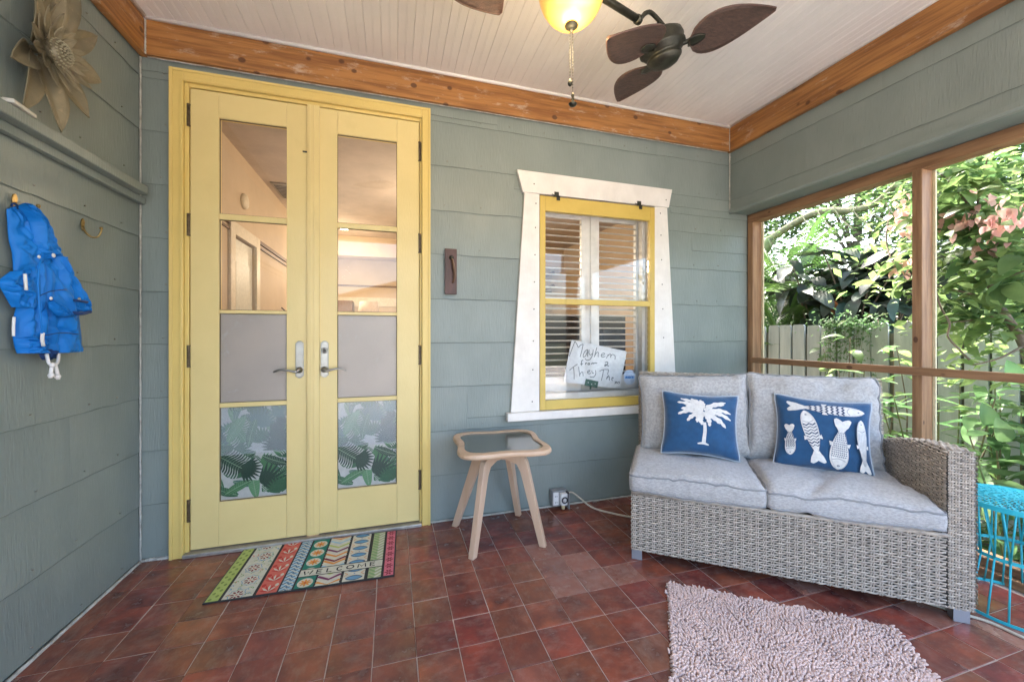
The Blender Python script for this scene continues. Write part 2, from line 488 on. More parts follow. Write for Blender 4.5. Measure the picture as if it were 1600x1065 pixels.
def clad(parent, a0, a1, ztop, holes, place, zmin=0.0, extra=(), off=0):
    """lay panels along a wall from a0 to a1"""
    rows = [(Z0[i], Z0[i+1]) for i in range(len(Z0)-1)]
    for ri, (z0, z1) in enumerate(rows):
        z1 = min(z1, ztop)
        if z1-z0 < .02 or z1 <= zmin: continue
        z0c = max(z0, zmin)
        x = a0-rs.uniform(0, .9)
        while x < a1:
            xe = x+rs.choice((1.22, 1.22, .9, 1.22))
            p0, p1 = max(x, a0), min(xe, a1)
            if p1-p0 > .01:
                parts = [(p0, p1, z0c, z1)]
                for (ex0, ex1, ez) in extra:
                    if z0c+.04 < ez < z1-.04 and p0 >= ex0-.3 and p1 <= ex1+.3:
                        parts = [(p0, p1, z0c, ez), (p0, p1, ez, z1)]
                for q in parts:
                    for (q0, q1, b0, b1) in sub_rects(q, holes):
                        me = panel_mesh(q1-q0-.0004, b1-b0+.003, rs.uniform(0, 90))
                        o = link("siding_panel", me, parent)
                        place(o, q0, b0)
            x = xe
def nails(parent, pts, axis):
    """painted-over nail heads just above the laps"""
    m = MB()
    for (a, z) in pts:
        M = (Matrix.Translation((a, YB-.0005, z)) @ Matrix.Rotation(PI/2, 4, 'X')) if axis == 'y' else (Matrix.Translation((XL+.0005, a, z)) @ Matrix.Rotation(PI/2, 4, 'Y'))
        m.lathe([(.0032,-.004),(.0032,.0012),(.0012,.0018)], 7, M)
    struct(m.build("nail_heads", NAILP, parent), "stuff")
NAILP = mat("painted_nail", (.18,.21,.195), .5, (.22,.18,.14), vs=60)
# back wall core, built round the two openings
m = MB()
yb0, yb1 = YB+.013, YB+.13
DX0, DX1, DZ = -1.05, .185, 2.50
WX0, WX1, WZ0, WZ1 = .955, 1.822, .672, 2.075
m.box(XL-.1, DX0, yb0, yb1, 0, ZC); m.box(DX1, WX0, yb0, yb1, 0, ZC); m.box(WX1, 2.84, yb0, yb1, 0, ZC)
m.box(DX0, DX1, yb0, yb1, DZ, ZC); m.box(WX0, WX1, yb0, yb1, 0, WZ0); m.box(WX0, WX1, yb0, yb1, WZ1, ZC)
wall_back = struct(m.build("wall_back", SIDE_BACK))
def pl_back(o, a, z): o.location = (a, YB+.0095, z)
clad(wall_back, XL, XS, 2.60, [(-1.07,.2,0,2.52), (.90,1.86,.63,2.12), (2.54,3,2.12,3)], pl_back, extra=((1.9, 2.8, 1.80), (1.9,2.8,2.07), (1.9, 2.8, .70)))
rn = random.Random(71)
nails(wall_back, [(x_+rn.uniform(-.03,.03), z_+.035+rn.uniform(-.006,.006)) for z_ in Z0[:-1] for x_ in [XL+.1+.21*k for k in range(18)] if not (-1.12 < x_ < .26) and not (.70 < x_ < 2.06 and .58 < z_ < 2.26)], 'y')
m = MB(); m.box(XL-.12, XL-.013, YF, YB+.13, 0, ZC)
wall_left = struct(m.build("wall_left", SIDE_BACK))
def pl_left(o, a, z):
    o.location = (XL-.0095, a, z); o.rotation_euler = (0, 0, PI/2)
clad(wall_left, YF, YB, 2.60, [], pl_left)
nails(wall_left, [(y_+rn.uniform(-.04,.04), z_+.035+rn.uniform(-.006,.006)) for z_ in Z0[:-1] for y_ in [YF+.1+.23*k for k in range(14)]], 'x')
# right wall: clad header over the screened opening
m = MB(); m.box(XR+.013, 2.83, YF, YB+.012, 2.128, ZC)
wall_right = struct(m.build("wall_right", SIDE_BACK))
def pl_right(o, a, z):
    o.location = (XR+.0095, a, z); o.rotation_euler = (0, 0, -PI/2)
# on this wall local x runs towards the camera, so lay it in mirrored coordinates
clad(wall_right, -YB, -YF, 2.60, [], lambda o, a, z: pl_right(o, -a, z), zmin=2.128)
m = MB(); m.box(XR+.002, XS+.10, YF, YB, 2.114, 2.128)
m.build("soffit_board", mat("soffit_paint", (.20,.25,.235), .55, bump=.4, bs=50, bstretch=(4,.4,4)), wall_right, bevel=.002)
m = MB(); m.prism([(XR-.0095,2.12),(XR-.003,2.108),(XR+.02,2.108),(XR+.02,2.135),(XR-.007,2.145)], 'y', YF, YB)
# rounded lower lip of the header cladding
m.build("drip_edge", SIDE, wall_right, fix=True)
# crumbly caulk line at the foot of the walls
def caulk(name, p0, p1, r, parent):
    m = MB(); n = 90
    path = []
    for i in range(n+1):
        t = i/n
        path.append((lerp(p0[0],p1[0],t)+.0015*nz(i*.7), lerp(p0[1],p1[1],t)+.0015*nz(i*.7, 9), p0[2]+.002*nz(i*.9, 4)+lerp(0, p1[2]-p0[2], t)))
    m.tube(path, lambda t: r*(1+.35*nz(t*60, r*99)), 5)
    return m.build(name, CAULK, parent, smooth=True)
caulk("caulk_bead", (.228, YB-.002, .004), (2.5, YB-.002, .004), .007, wall_back)
caulk("caulk_bead", (XL, YB-.002, .004), (-1.10, YB-.002, .004), .010, wall_back)
caulk("caulk_bead", (XL+.002, YF, .002), (XL+.002, YB, .002), .008, wall_left)
caulk("corner_caulk", (XL+.001, YB-.004, 0), (XL+.001, YB-.004, 2.58), .0045, wall_left)
caulk("corner_caulk", (XR-.004, YB-.004, 2.13), (XR-.004, YB-.004, 2.58), .005, wall_right)

# ---- ceiling: beadboard planks ------------------------------------------
m = MB(); m.box(XL-.1, 2.84, YF, YB+.12, ZC+.012, ZC+.05)
ceiling = struct(m.build("ceiling", CEILM))
def bead_plank():
    w = .0838
    prof = [(0, .004), (.0014, .0008), (.004, 0), (.0370, 0), (.0382, .0016), (.0392, .0016), (.0402, .0006), (.042, -.0004), (.0438, .0006), (.0448, .0016), (.0458, .0016), (.047, 0), (w-.004, 0), (w-.0014, .0008), (w, .004)]
    vs = []
    for (x, z) in prof: vs += [(x, YF, z), (x, YB, z)]
    vs += [(w, YF, .012), (w, YB, .012), (0, YF, .012), (0, YB, .012)]
    n = len(prof)+2
    fs = [(2*i, 2*i+1, 2*((i+1) % n)+1, 2*((i+1) % n)) for i in range(n)]
    me = MB().add(vs, fs).mesh("ceiling_plank", [CEILM])
    return me
bp = bead_plank()
x = XL
while x < 2.55:
    o = link("ceiling_plank", bp, ceiling); o.location = (x, 0, ZC+rt.uniform(-.0004, .0004)); x += .0840
def cove(name, path, parent):
    m = MB(); m.tube(path, .011, 8); return m.build(name, CEILM, parent, smooth=True)
cove("cove_moulding", [(XL+.02, YB-.038, ZC-.004), (XR-.02, YB-.038, ZC-.004)], ceiling)
cove("cove_moulding", [(XR-.036, YF, ZC-.001), (XR-.036, YB-.03, ZC-.001)], ceiling)
cove("cove_moulding", [(XL+.036, YF, ZC-.001), (XL+.036, YB-.03, ZC-.001)], ceiling)

# ---- stained pine ledger boards under the ceiling ---------------------------
def board(name, label, x0, x1, y0, y1, mt):
    m = MB(); m.box(x0, x1, y0, y1, ZB, ZC-.002)
    o = m.build(name, mt, bevel=.002); return tag(o, label, "board")
board("ledger_board", "long knotty stained pine board along the ceiling above the yellow doors and window", XL+.034, XR-.034, YB-.032, YB-.001, PINE_X)
board("ledger_board", "knotty stained pine board along the ceiling above the screened opening", XR-.032, XR-.001, YF, YB-.001, PINE_Y)
board("ledger_board", "knotty stained pine board along the ceiling above the metal flower", XL+.001, XL+.032, YF, YB-.001, PINE_Y)
caulk("paint_bead", (XL+.035, YB-.012, ZB-.002), (XR-.034, YB-.012, ZB-.002), .0035, wall_back)
caulk("joint_filler", (XR-.036, YB-.035, ZB), (XR-.036, YB-.035, ZC-.01), .003, ceiling)
caulk("joint_filler", (XL+.036, YB-.035, ZB), (XL+.036, YB-.035, ZC-.01), .004, ceiling)
# roof with an eave beyond the opening
ROOF = simple("roof_shingle", (.12,.11,.10))
m = MB(); m.box(-5, 3.42, YF-.3, 9, ZC+.06, ZC+.2)
struct(m.build("roof", ROOF))
m = MB(); m.box(3.30, 3.34, YF-.3, 9, ZC-.10, ZC+.06)
struct(m.build("roof_fascia", TRIMW))

# ---- screened opening: cedar frame --------------------------------------------
fr = thing("screen_frame", "reddish cedar post and rail frame of the screened opening facing the garden", "frame", (XS, 1.4, 0))
def fbox(name, x0, x1, y0, y1, z0, z1, mt, bev=.003):
    m = MB(); m.box(x0-XS, x1-XS, y0-1.4, y1-1.4, z0, z1)
    return m.build(name, mt, fr, bevel=bev)
fbox("top_plate", XS, XS+.092, YF, YB, 2.050, 2.112, CEDAR_Y)
fbox("post", XS, XS+.092, 2.455, YB, .04, 2.050, CEDAR_Z)
fbox("post", XS, XS+.092, 1.409, 1.453, .04, 2.050, CEDAR_Z)
fbox("post", XS, XS+.092, -.30, -.256, .04, 2.050, CEDAR_Z)
fbox("post", XS, XS+.092, YF, YF+.044, .04, 2.050, CEDAR_Z)
fbox("rail", XS-.024, XS-.001, YF, 2.4545, .944, .986, CEDAR_Y)
fbox("bottom_plate", XS, XS+.092, YF, YB, -.002, .040, CEDAR_Y)
fbox("bottom_plate", XS+.03, XS+.13, YF, YB, .042, .084, CEDAR_Y)
PALE_STRIP = simple("pale_edge_strip", (.62,.55,.36), .6)  # thin pale yellow strips along the outer post edges
for (y0, y1) in ((2.436, 2.455), (1.453, 1.470), (1.395, 1.409), (-.32, -.30), (-.256, -.236)):
    fbox("post_edge_strip", XS+.084, XS+.096, y0+.001, y1-.001, .09, 2.048, PALE_STRIP, 0)
# opposite open side behind the camera: posts and beam carrying the roof
pf = thing("porch_front_frame", "cedar posts and beam at the open front of the porch, behind the viewer", "frame", (0, YF, 0))
for x0 in (XL, 2.62):
    m = MB(); m.box(x0, x0+.09, 0, .09, 0, 2.42); m.build("post", CEDAR_Z, pf, bevel=.003)
m = MB(); m.box(XL, 2.72, 0, .09, 2.42, ZC); m.build("beam", PINE_X, pf, bevel=.003)
# ================================================================ FLAT PRINT AND EMBROIDERY ON A SURFACE
class Print:
    """ribbons and discs laid on a surface map f(a, b, off) -> xyz"""
    def __init__(s, f): s.f = f; s.mb = MB(); s.k = 0; s.step = 0.0
    def ribbon(s, pts, w, mi=0, nw=1, n=None, off=0, closed=False):
        P = [Vector((p[0], p[1])) for p in pts]
        if n: P = [Vector((q.x, q.y)) for q in spline([(p.x, p.y, 0) for p in P], n)]
        m = len(P); vs = []
        for i in range(m):
            a = P[(i-1) % m] if closed or i else P[i]; b = P[(i+1) % m] if closed or i < m-1 else P[i]
            d = (b-a); d = d.normalized() if d.length > 1e-9 else Vector((1, 0)); q = Vector((-d.y, d.x))
            ww = w(i/(m-1.0)) if callable(w) else w
            l, r = (ww if isinstance(ww, tuple) else (ww*.5, ww*.5))
            for j in range(nw+1):
                t = lerp(-l, r, j/nw); c = P[i]+q*t; vs.append(s.f(c.x, c.y, off+s.step*s.k))
        fs = []
        for i in range(m if closed else m-1):
            for j in range(nw):
                a = i*(nw+1)+j; b = ((i+1) % m)*(nw+1)+j
                fs.append((a, b, b+1, a+1))
        s.mb.add(vs, fs, mi); s.k += 1
    def poly(s, pts, mi=0, off=0):
        s.mb.add([s.f(p[0], p[1], off+s.step*s.k) for p in pts], [tuple(range(len(pts)))], mi); s.k += 1
    def disc(s, cx, cy, rx, ry, mi=0, off=0, n=16, rot=0):
        c, q = math.cos(rot), math.sin(rot)
        s.poly([(cx+rx*math.cos(2*PI*i/n)*c-ry*math.sin(2*PI*i/n)*q, cy+rx*math.cos(2*PI*i/n)*q+ry*math.sin(2*PI*i/n)*c) for i in range(n)], mi, off)

HING = mat("rusty_hinge", (.16,.12,.07), .45, (.06,.04,.025), vs=60, lo=.3, hi=.7, metal=.6)
# ================================================================ YELLOW FRENCH DOORS
yc = YB-.024
ca = thing("door_casing", "moulded yellow casing and threshold round the pair of french doors", "door frame", (-.436, YB, 0))
def cpart(name, pts_boxes, mt=YEL, bev=.0025, parent=None, org=(-.436, YB, 0)):
    m = MB()
    for b in pts_boxes: m.box(b[0]-org[0], b[1]-org[0], b[2]-org[1], b[3]-org[1], b[4]-org[2], b[5]-org[2])
    return m.build(name, mt, parent, bevel=bev)
cx0, cx1, cz = -1.099, .227, 2.542
cpart("side_casing", [(cx0, cx0+.060, yc, YB+.012, 0, cz), (cx0, cx0+.016, yc-.006, yc, 0, cz), (cx0+.046, cx0+.056, yc-.004, yc, 0, cz-.05)], mt=YELC, parent=ca)
cpart("side_casing", [(cx1-.052, cx1, yc, YB+.012, 0, cz), (cx1-.014, cx1, yc-.006, yc, 0, cz), (cx1-.048, cx1-.040, yc-.004, yc, 0, cz-.05)], mt=YELC, parent=ca)
cpart("head_casing", [(cx0+.0605, cx1-.0525, yc+.0005, YB+.012, cz-.060, cz), (cx0+.0165, cx1-.0145, yc-.0055, yc, cz-.014, cz-.0005), (cx0+.057, cx1-.049, yc-.0038, yc, cz-.056, cz-.046)], mt=YELC, parent=ca)
cpart("jamb", [(cx0+.0605, cx0+.079, YB-.008, YB+.12, 0, cz-.0605)], mt=YELC, parent=ca)
cpart("jamb", [(cx1-.064, cx1-.0525, YB-.008, YB+.12, 0, cz-.0605)], mt=YELC, parent=ca)
cpart("head_jamb", [(cx0+.0795, cx1-.0645, YB-.008, YB+.12, cz-.080, cz-.0605)], mt=YELC, parent=ca)
cpart("threshold", [(cx0+.061, cx1-.053, YB-.040, YB+.11, 0, .020)], mt=mat("worn_aluminium", (.42,.40,.37), .45, (.3,.28,.25), vs=20, metal=.6, bump=.3), parent=ca, bev=.004)

FILM_W = simple("film_white", (.50,.50,.47), .3); FG = [simple("film_green_a", (.03,.11,.05), .3), simple("film_green_b", (.06,.18,.07), .3), simple("film_green_c", (.11,.26,.12), .3), simple("film_green_d", (.014,.05,.03), .3), simple("film_line", (.24,.36,.22), .3), simple("film_teal", (.05,.13,.12), .3)]
def leaf_film(w, h, seed, parent, loc):
    """tropical leaf print: one sheet with flat inks in layers 0.1 mm apart"""
    rl = random.Random(seed)
    pr = Print(lambda a, b, o: (a, -.0004-o, b)); pr.step = .000002
    pr.poly([(0,0),(w,0),(w,h),(0,h)], 0)
    def cl(p): return (min(max(p[0], 0), w), min(max(p[1], 0), h))
    f0 = pr.f
    pr.f = lambda a, b, o: f0(min(max(a, 0), w), min(max(b, 0), h), o)
    def banana(x, y, L, W, ang, c):
        d = Vector((math.cos(ang), math.sin(ang))); q = Vector((-d.y, d.x))
        P = [Vector((x, y))+d*(L*t)+q*(.12*L*math.sin(t*1.6)) for t in [i/14 for i in range(15)]]
        pr.ribbon(P, lambda t: W*math.sin(PI*min(1, t*.93+.05))**.6, c, nw=4)
        for i in range(1, 14):
            for s_ in (1, -1):
                a = P[i]; b = P[i]+q*(s_*W*.46*math.sin(PI*i/14)**.6)+d*(L*.07)
                pr.ribbon([a, b], .0011, 5 if c != 5 else 3)
        pr.ribbon(P, .003, 5)
    def palm(x, y, L, ang, c):
        for k in range(11):
            a = ang+(k-5)*.2
            d = Vector((math.cos(a), math.sin(a)))
            l = L*(1-.02*abs(k-5)**1.5)
            pr.ribbon([(x+d.x*.06*L, y+d.y*.06*L), (x+d.x*l*.5, y+d.y*l*.5), (x+d.x*l, y+d.y*l)], lambda t: .016*math.sin(PI*min(1, t*.9+.08)), c, n=6)
    def monstera(x, y, s_, ang, c):
        d = Vector((math.cos(ang), math.sin(ang))); q = Vector((-d.y, d.x)); o = Vector((x, y))
        P = [o+d*(s_*t) for t in [i/10 for i in range(11)]]
        pr.ribbon(P, lambda t: s_*.95*math.sin(PI*min(1, t*.85+.12))**.7, c, nw=4)
        for i in range(1, 9):
            for g in (1, -1):
                a = o+d*(s_*i/10)+q*(g*s_*.14); b = o+d*(s_*(i/10+.12))+q*(g*s_*.5)
                pr.ribbon([a, (a+b)/2+d*.006, b], lambda t: s_*.035*(.3+t), 0, n=5)
                pr.ribbon([o+d*(s_*(i/10-.03)), a+d*(s_*.03)+q*(g*s_*.1)], .0012, 5)
        pr.ribbon(P, .0028, 5)
    n = 0
    for (x, y) in [(rl.uniform(0, w), h*(k+.5)/11*1.0) for k in range(11) for _ in (0, 1, 2, 3)]:
        t = rl.random(); c = rl.choice((1, 1, 2, 2, 3, 4, 6)); a = rl.uniform(.2, 2.9)
        if t < .3: banana(x, y, rl.uniform(.08, .13), rl.uniform(.03, .045), a, c)
        elif t < .7: palm(x, y, rl.uniform(.07, .12), a, c)
        else: monstera(x, y, rl.uniform(.08, .11), a, c)
    monstera(.0, h*.46, .135, -.6, 4); monstera(.05, h*.83, .13, -1.0, 2)
    palm(w*.60, h*.12, .15, .75, 4); banana(w*.52, .0, .20, .06, 1.55, 3); banana(w*.25, .02, .14, .045, 2.6, 1)
    pr.poly([(w*.35,h*.30),(w*.5,h*.44),(w*.62,h*.34),(w*.55,h*.18),(w*.4,h*.2)], 0); pr.poly([(w*.7,h*.02),(w*.98,h*.0),(w*.98,h*.12),(w*.78,h*.14)], 0); palm(w*.9, h*.52, .12, 2.2, 4); banana(w*.98, h*.34, .13, .045, 2.6, 4); banana(.02, .03, .14, .045, .35, 2); palm(w*.9, h*.02, .10, 1.9, 1); palm(w*.3, h*.34, .11, -.4, 4)
    palm(w*.55, h*.76, .12, 1.2, 6); banana(w*.1, h*.62, .16, .05, .9, 3); palm(w*.75, h*.62, .12, .6, 4); banana(w*.4, h*.56, .15, .045, 1.2, 1)
    o = pr.mb.build("leaf_print_film", [FILM_W]+FG, parent); o.location = loc
    return o
def door_leaf(name, label, x0, x1, g0, g1, hinge_left, seed):
    z0, z1 = .026, 2.458
    y0, y1 = YB-.002, YB+.040
    t = thing(name, label, "door", (x0, YB, z0))
    def pt(nm, bs, mt=YEL, bev=.002): return cpart(nm, bs, mt, bev, t, (x0, YB, z0))
    pt("stile", [(x0, g0, y0, y1, z0, z1)]); pt("stile", [(g1, x1, y0, y1, z0, z1)])
    pt("top_rail", [(g0+.0003, g1-.0003, y0+.0005, y1, 2.324, z1)]); pt("bottom_rail", [(g0+.0003, g1-.0003, y0+.0005, y1, z0, .262)])
    for (a, b) in ((1.781, 1.812), (1.276, 1.294), (.768, .792)):
        pt("muntin", [(g0+.0003, g1-.0003, y0+.006, y1-.006, a, b)])
    zz = [(1.812, 2.324), (1.294, 1.781), (.792, 1.276), (.262, .768)]
    bead = simple("glazing_putty", (.12,.09,.05), .8) if "glazing_putty" not in bpy.data.materials else bpy.data.materials["glazing_putty"]
    for i, (a, b) in enumerate(zz):
        m = MB(); m.box(g0-x0, g1-x0, .018, .021, a-z0, b-z0)
        p = m.build("glass_pane", GLASSF if i >= 2 else GLASS, t)
        m = MB(); e = .0025
        for q in ((g0, g0+e, a, b), (g1-e, g1, a, b), (g0+e, g1-e, a, a+e), (g0+e, g1-e, b-e, b)):
            m.box(q[0]-x0, q[1]-x0, .011, .0178, q[2]-z0, q[3]-z0)
        m.build("putty_line", bead, p)
        if i == 2:
            m = MB(); m.box(g0-x0, g1-x0, .0218, .0224, a-z0, b-z0); m.build("frosted_film", FROST, p)
        if i == 3:
            leaf_film(g1-g0-.001, b-a-.001, seed, p, (g0-x0+.0005, .0275, a-z0+.0005))
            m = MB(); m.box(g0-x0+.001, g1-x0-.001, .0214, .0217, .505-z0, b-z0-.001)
            m.build("reflection_haze", REFL_HAZE, p)  # reflection on the upper part of the pane, put in as pale haze
    # stop bead closing the gap beside the hinges
    if hinge_left: pt("stop_bead", [(x0-.014, x0+.012, y1+.001, y1+.012, z0, z1)])
    else: pt("stop_bead", [(x1-.012, x1+.014, y1+.001, y1+.012, z0, z1)])
    # hinges
    for hz in (2.26, 1.685, .995, .185) if hinge_left else (2.225, 1.665, .985, .225):
        hx = x0-.004 if hinge_left else x1+.004
        m = MB(); m.lathe([(.0065, 0), (.0065, .105)], 10, Matrix.Translation((hx-x0, -.010, hz-z0)))
        m.lathe([(.0085, -.006), (.0085, 0)], 10, Matrix.Translation((hx-x0, -.010, hz-z0)))
        m.lathe([(.0085, .105), (.0085, .111)], 10, Matrix.Translation((hx-x0, -.010, hz-z0)))
        m.box(hx-x0-(.009 if hinge_left else 0), hx-x0+(0 if hinge_left else .009), -.0095, -.0075, hz-z0, hz-z0+.105)
        m.build("hinge", HING, t, smooth=False)
    # lever handle with long escutcheon
    ex = onY(468, 550, YB-.01)[0] if hinge_left else onY(507, 550, YB-.01)[0]
    zc = 1.021
    m = MB()
    w = .021
    out = [(-w, -.092), (-w*.3, -.104), (w*.3, -.104), (w, -.092), (w, .092), (w*.35, .105), (-w*.35, .105), (-w, .092)]
    m.prism([(ex-x0+p[0], zc-z0+p[1]) for p in out], 'y', -.010, -.002)
    m.prism([(ex-x0+p[0]*.78, zc-z0+p[1]*.95) for p in out], 'y', -.014, -.010)
    esc = m.build("escutcheon", NICKEL, t, bevel=.0015, fix=True)
    sgn = -1 if hinge_left else 1
    m = MB(); hz = zc-z0-.058
    Mx = Matrix.Translation((ex-x0, -.012, hz)) @ Matrix.Rotation(PI/2, 4, 'X')
    m.lathe([(.017, 0), (.018, .004), (.013, .010), (.010, .016), (.009, .045)], 16, Mx)
    pth = spline([(ex-x0, -.050, hz), (ex-x0+sgn*.012, -.058, hz-.006), (ex-x0+sgn*.045, -.058, hz+.001), (ex-x0+sgn*.085, -.056, hz+.006), (ex-x0+sgn*.118, -.050, hz-.006)], 16)
    m.tube(pth, lambda u: .0078*(1-.35*u), 8)
    m.build("lever", NICKEL, t, smooth=True)
    if not hinge_left:
        m = MB(); Mx = Matrix.Translation((ex-x0, -.013, zc-z0+.050)) @ Matrix.Rotation(PI/2, 4, 'X')
        m.lathe([(.017, 0), (.0175, .004), (.015, .009), (.0085, .010), (.008, .006)], 18, Mx)
        lk = m.build("lock_cylinder", NICKEL, t, smooth=True)
        m = MB(); m.box(-.001+ex-x0, .001+ex-x0, -.0245, -.0195, zc-z0+.045, zc-z0+.055); m.build("keyway", BLACKP, lk)
    return t
dl = door_leaf("french_door", "left leaf of the yellow french doors, hinged beside the coat wall, plain handle plate", -1.016, -.460, -.888, -.563, True, 5)
dr = door_leaf("french_door", "right leaf of the yellow french doors, with the lock cylinder above its handle", -.402, .160, -.302, .030, False, 5)
cpart("astragal", [(-.457, -.395, YB-.016, YB-.0025, .028, 2.462), (-.447, -.440, YB-.020, YB-.016, .028, 2.46), (-.424, -.417, YB-.019, YB-.016, .028, 2.46)], parent=dl, org=(-1.016, YB, .026))
m = MB(); m.box(.535, .557, -.010, -.004, 2.165, 2.172); m.build("top_bolt", DARKM, dl)

# ================================================================ WINDOW
wt = thing("window_trim", "white craftsman window casing with flared head and legs and a sill", "window frame", (1.38, YB, .6))
def wpoly(nm, pts, y0, y1, mt=TRIMW, bev=.003, parent=wt):
    m = MB(); m.prism([(p[0]-1.38, p[1]-.6) for p in pts], 'y', y0-YB, y1-YB)
    return m.build(nm, mt, parent, bevel=bev, fix=True)
yt = YB-.020
wpoly("head_casing", [(.782,2.238),(1.985,2.232),(1.955,2.096),(.822,2.096)], yt-.006, YB+.004)
wpoly("leg_casing", [(.836,2.0955),(.941,2.0955),(.941,.656),(.742,.656)], yt, YB+.004)
wpoly("leg_casing", [(1.837,2.0955),(1.945,2.0955),(2.03,.656),(1.837,.656)], yt, YB+.004)
wpoly("sill", [(.712,.6555),(2.06,.6555),(2.06,.602),(.712,.602)], YB-.050, YB+.002)
sm_ = MB(); sm_.lathe([(.0001,-.002),(.0045,-.002),(.0045,.0),(.0001,.0005)], 8, Matrix.Rotation(PI/2, 4, 'X'))
sme = sm_.mesh("screw_head", [DARKM])
for i, z in enumerate((2.03,1.87,1.69,1.51,1.33,1.12,.93,.72)):
    for s_ in (0, 1):
        if s_ and z < 1.0: continue
        o = link("screw_head", sme, wt); o.location = ((.915-.02*(2.03-z) if not s_ else 1.885+.03*(2.03-z))-1.38, yt-YB-.001, z-.6+(.0 if not s_ else .02))
for xx, zz in ((.90, 2.155), (1.93, 2.150)):
    o = link("screw_head", sme, wt); o.location = (xx-1.38, yt-YB-.007, zz-.6)

ws = thing("storm_sash", "yellow wooden storm sash with two clear panes hung in the white casing", "window", (1.388, YB, .66))
def spart(nm, b, mt=YEL2, bev=.0025, parent=ws):
    m = MB(); m.box(b[0]-1.388, b[1]-1.388, b[2]-YB, b[3]-YB, b[4]-.66, b[5]-.66); return m.build(nm, mt, parent, bevel=bev)
ys0, ys1 = YB-.024, YB+.012
spart("stile", (.943,.982,ys0,ys1,.660,2.086)); spart("stile", (1.795,1.835,ys0,ys1,.660,2.086))
spart("top_rail", (.9825,1.7945,ys0+.001,ys1,1.988,2.086)); spart("bottom_rail", (.9825,1.7945,ys0+.001,ys1,.660,.722))
spart("meeting_rail", (.9825,1.7945,ys0+.003,ys1,1.366,1.404))
for (a, b) in ((1.404,1.988),(.722,1.366)): spart("glass_pane", (.983,1.794,YB+.002,YB+.005,a,b), GLASS, 0)
for hx in (1.06, 1.70):
    m = MB()
    m.box(hx-1.388-.016, hx-1.388+.016, -.030, -.0245, 2.088-.66, 2.118-.66)
    m.box(hx-1.388-.012+.012, hx-1.388+.024, -.031, -.0255, 2.062-.66, 2.088-.66)
    m.tube([(hx-1.388-.02, -.032, 1.428), (hx-1.388+.022, -.032, 1.426)], .005, 6)
    m.tube([(hx-1.388-.035, -.028, 1.440), (hx-1.388-.010, -.029, 1.432)], .003, 5)
    m.build("storm_hinge", DARKM, ws)
m = MB(); m.box(1.30-1.388, 1.42-1.388, -.004+.02, .012+.02, .748-.66, .752-.66)
# inner white window frame and the plantation shutters behind it
OLDW = mat("old_white_paint", (.60,.575,.52), .45, (.50,.47,.42), vs=10, bump=.3, bs=30)
wi = thing("inner_window_frame", "old white window frame and sill set back behind the yellow sash", "window frame", (1.388, YB+.03, .66))
def ipart(nm, b, mt=OLDW): 
    m = MB(); m.box(b[0]-1.388, b[1]-1.388, b[2]-YB-.03, b[3]-YB-.03, b[4]-.66, b[5]-.66); return m.build(nm, mt, wi, bevel=.002)
ipart("jamb", (1.800,1.822,YB+.0125,YB+.13,.672,2.075)); ipart("jamb", (.955,.978,YB+.0125,YB+.13,.672,2.075))
ipart("parting_bead", (1.776,1.799,YB+.045,YB+.06,.73,2.05)); ipart("parting_bead", (.979,.990,YB+.045,YB+.06,.73,2.05))
ipart("head", (.9785,1.7995,YB+.0125,YB+.13,2.045,2.075)); ipart("sill", (.9785,1.7995,YB+.0125,YB+.10,.672,.762))
SHUT = mat("shutter_paint", (.74,.73,.69), .4, vs=8)
yS = YB+.155
sh = thing("plantation_shutters", "white plantation shutters with open louvres behind the window glass", "shutters", (1.4, yS, .74))
def hpart(nm, b, parent=sh): 
    m = MB(); m.box(b[0]-1.4, b[1]-1.4, b[2], b[3], b[4]-.74, b[5]-.74); return m.build(nm, SHUT, parent, bevel=.002)
# louvre openings: x ranges
LX = ((1.00, 1.325), (1.475, 1.782))
hpart("stile", (.93,.998,-.015,.015,.74,2.13)); hpart("stile", (1.327,1.397,-.015,.015,.74,2.13)); hpart("stile", (1.401,1.473,-.015,.015,.74,2.13)); hpart("stile", (1.784,1.90,-.015,.015,.74,2.13))
for (a, b) in LX:
    hpart("rail", (a-.001,b+.001,-.014,.014,2.00,2.13)); hpart("rail", (a-.001,b+.001,-.014,.014,1.385,1.43)); hpart("rail", (a-.001,b+.001,-.014,.014,.74,.86))
lm = MB()
def slat_mesh(w):
    m = MB(); pr = [(-.032,0),(-.02,.0045),(0,.0058),(.02,.0045),(.032,0),(.02,-.0045),(0,-.0058),(-.02,-.0045)]
    m.prism(pr, 'x', -w/2, w/2); return m.mesh("louvre", [SHUT], smooth=False)
for (a, b) in LX:
    me = slat_mesh(b-a)
    for z0, n in ((.885, 11), (1.455, 12)):
        for k in range(n):
            z = z0+k*.0465
            if z > 1.99: continue
            o = link("louvre", me, sh); o.location = ((a+b)/2-1.4, 0, z-.74); o.rotation_euler = (R((14 if z > 1.4 else -2)+rt.uniform(-2, 2)), 0, 0)
    m = MB(); m.tube([((a+b)/2-1.4+.02, -.036, .90-.74), ((a+b)/2-1.4+.02, -.036, 1.36-.74)], .004, 6)
    if a > 1.3: pass
dkf = thing("dark_bookcase", "dark blue grey bookcase inside the house behind the lower louvres", "bookcase", (1.4, 3.15, 0))
NAVYW = simple("dark_blue_wood", (.03,.04,.05), .4)
for k_, b_ in enumerate(((-.62,.62,.36,.38,0,1.33),(-.62,-.60,0,.3595,0,1.33),(.60,.62,0,.3595,0,1.33),(-.5995,.5995,0,.3595,1.31,1.33),(-.5995,.5995,0,.3595,.62,.64),(-.5995,.5995,0,.3595,.95,.97),(-.5995,.5995,0,.3595,.3,.32))):
    m = MB(); m.box(*b_); m.build(("back_panel","side_panel","side_panel","shelf","shelf","shelf","shelf")[k_], NAVYW, dkf)
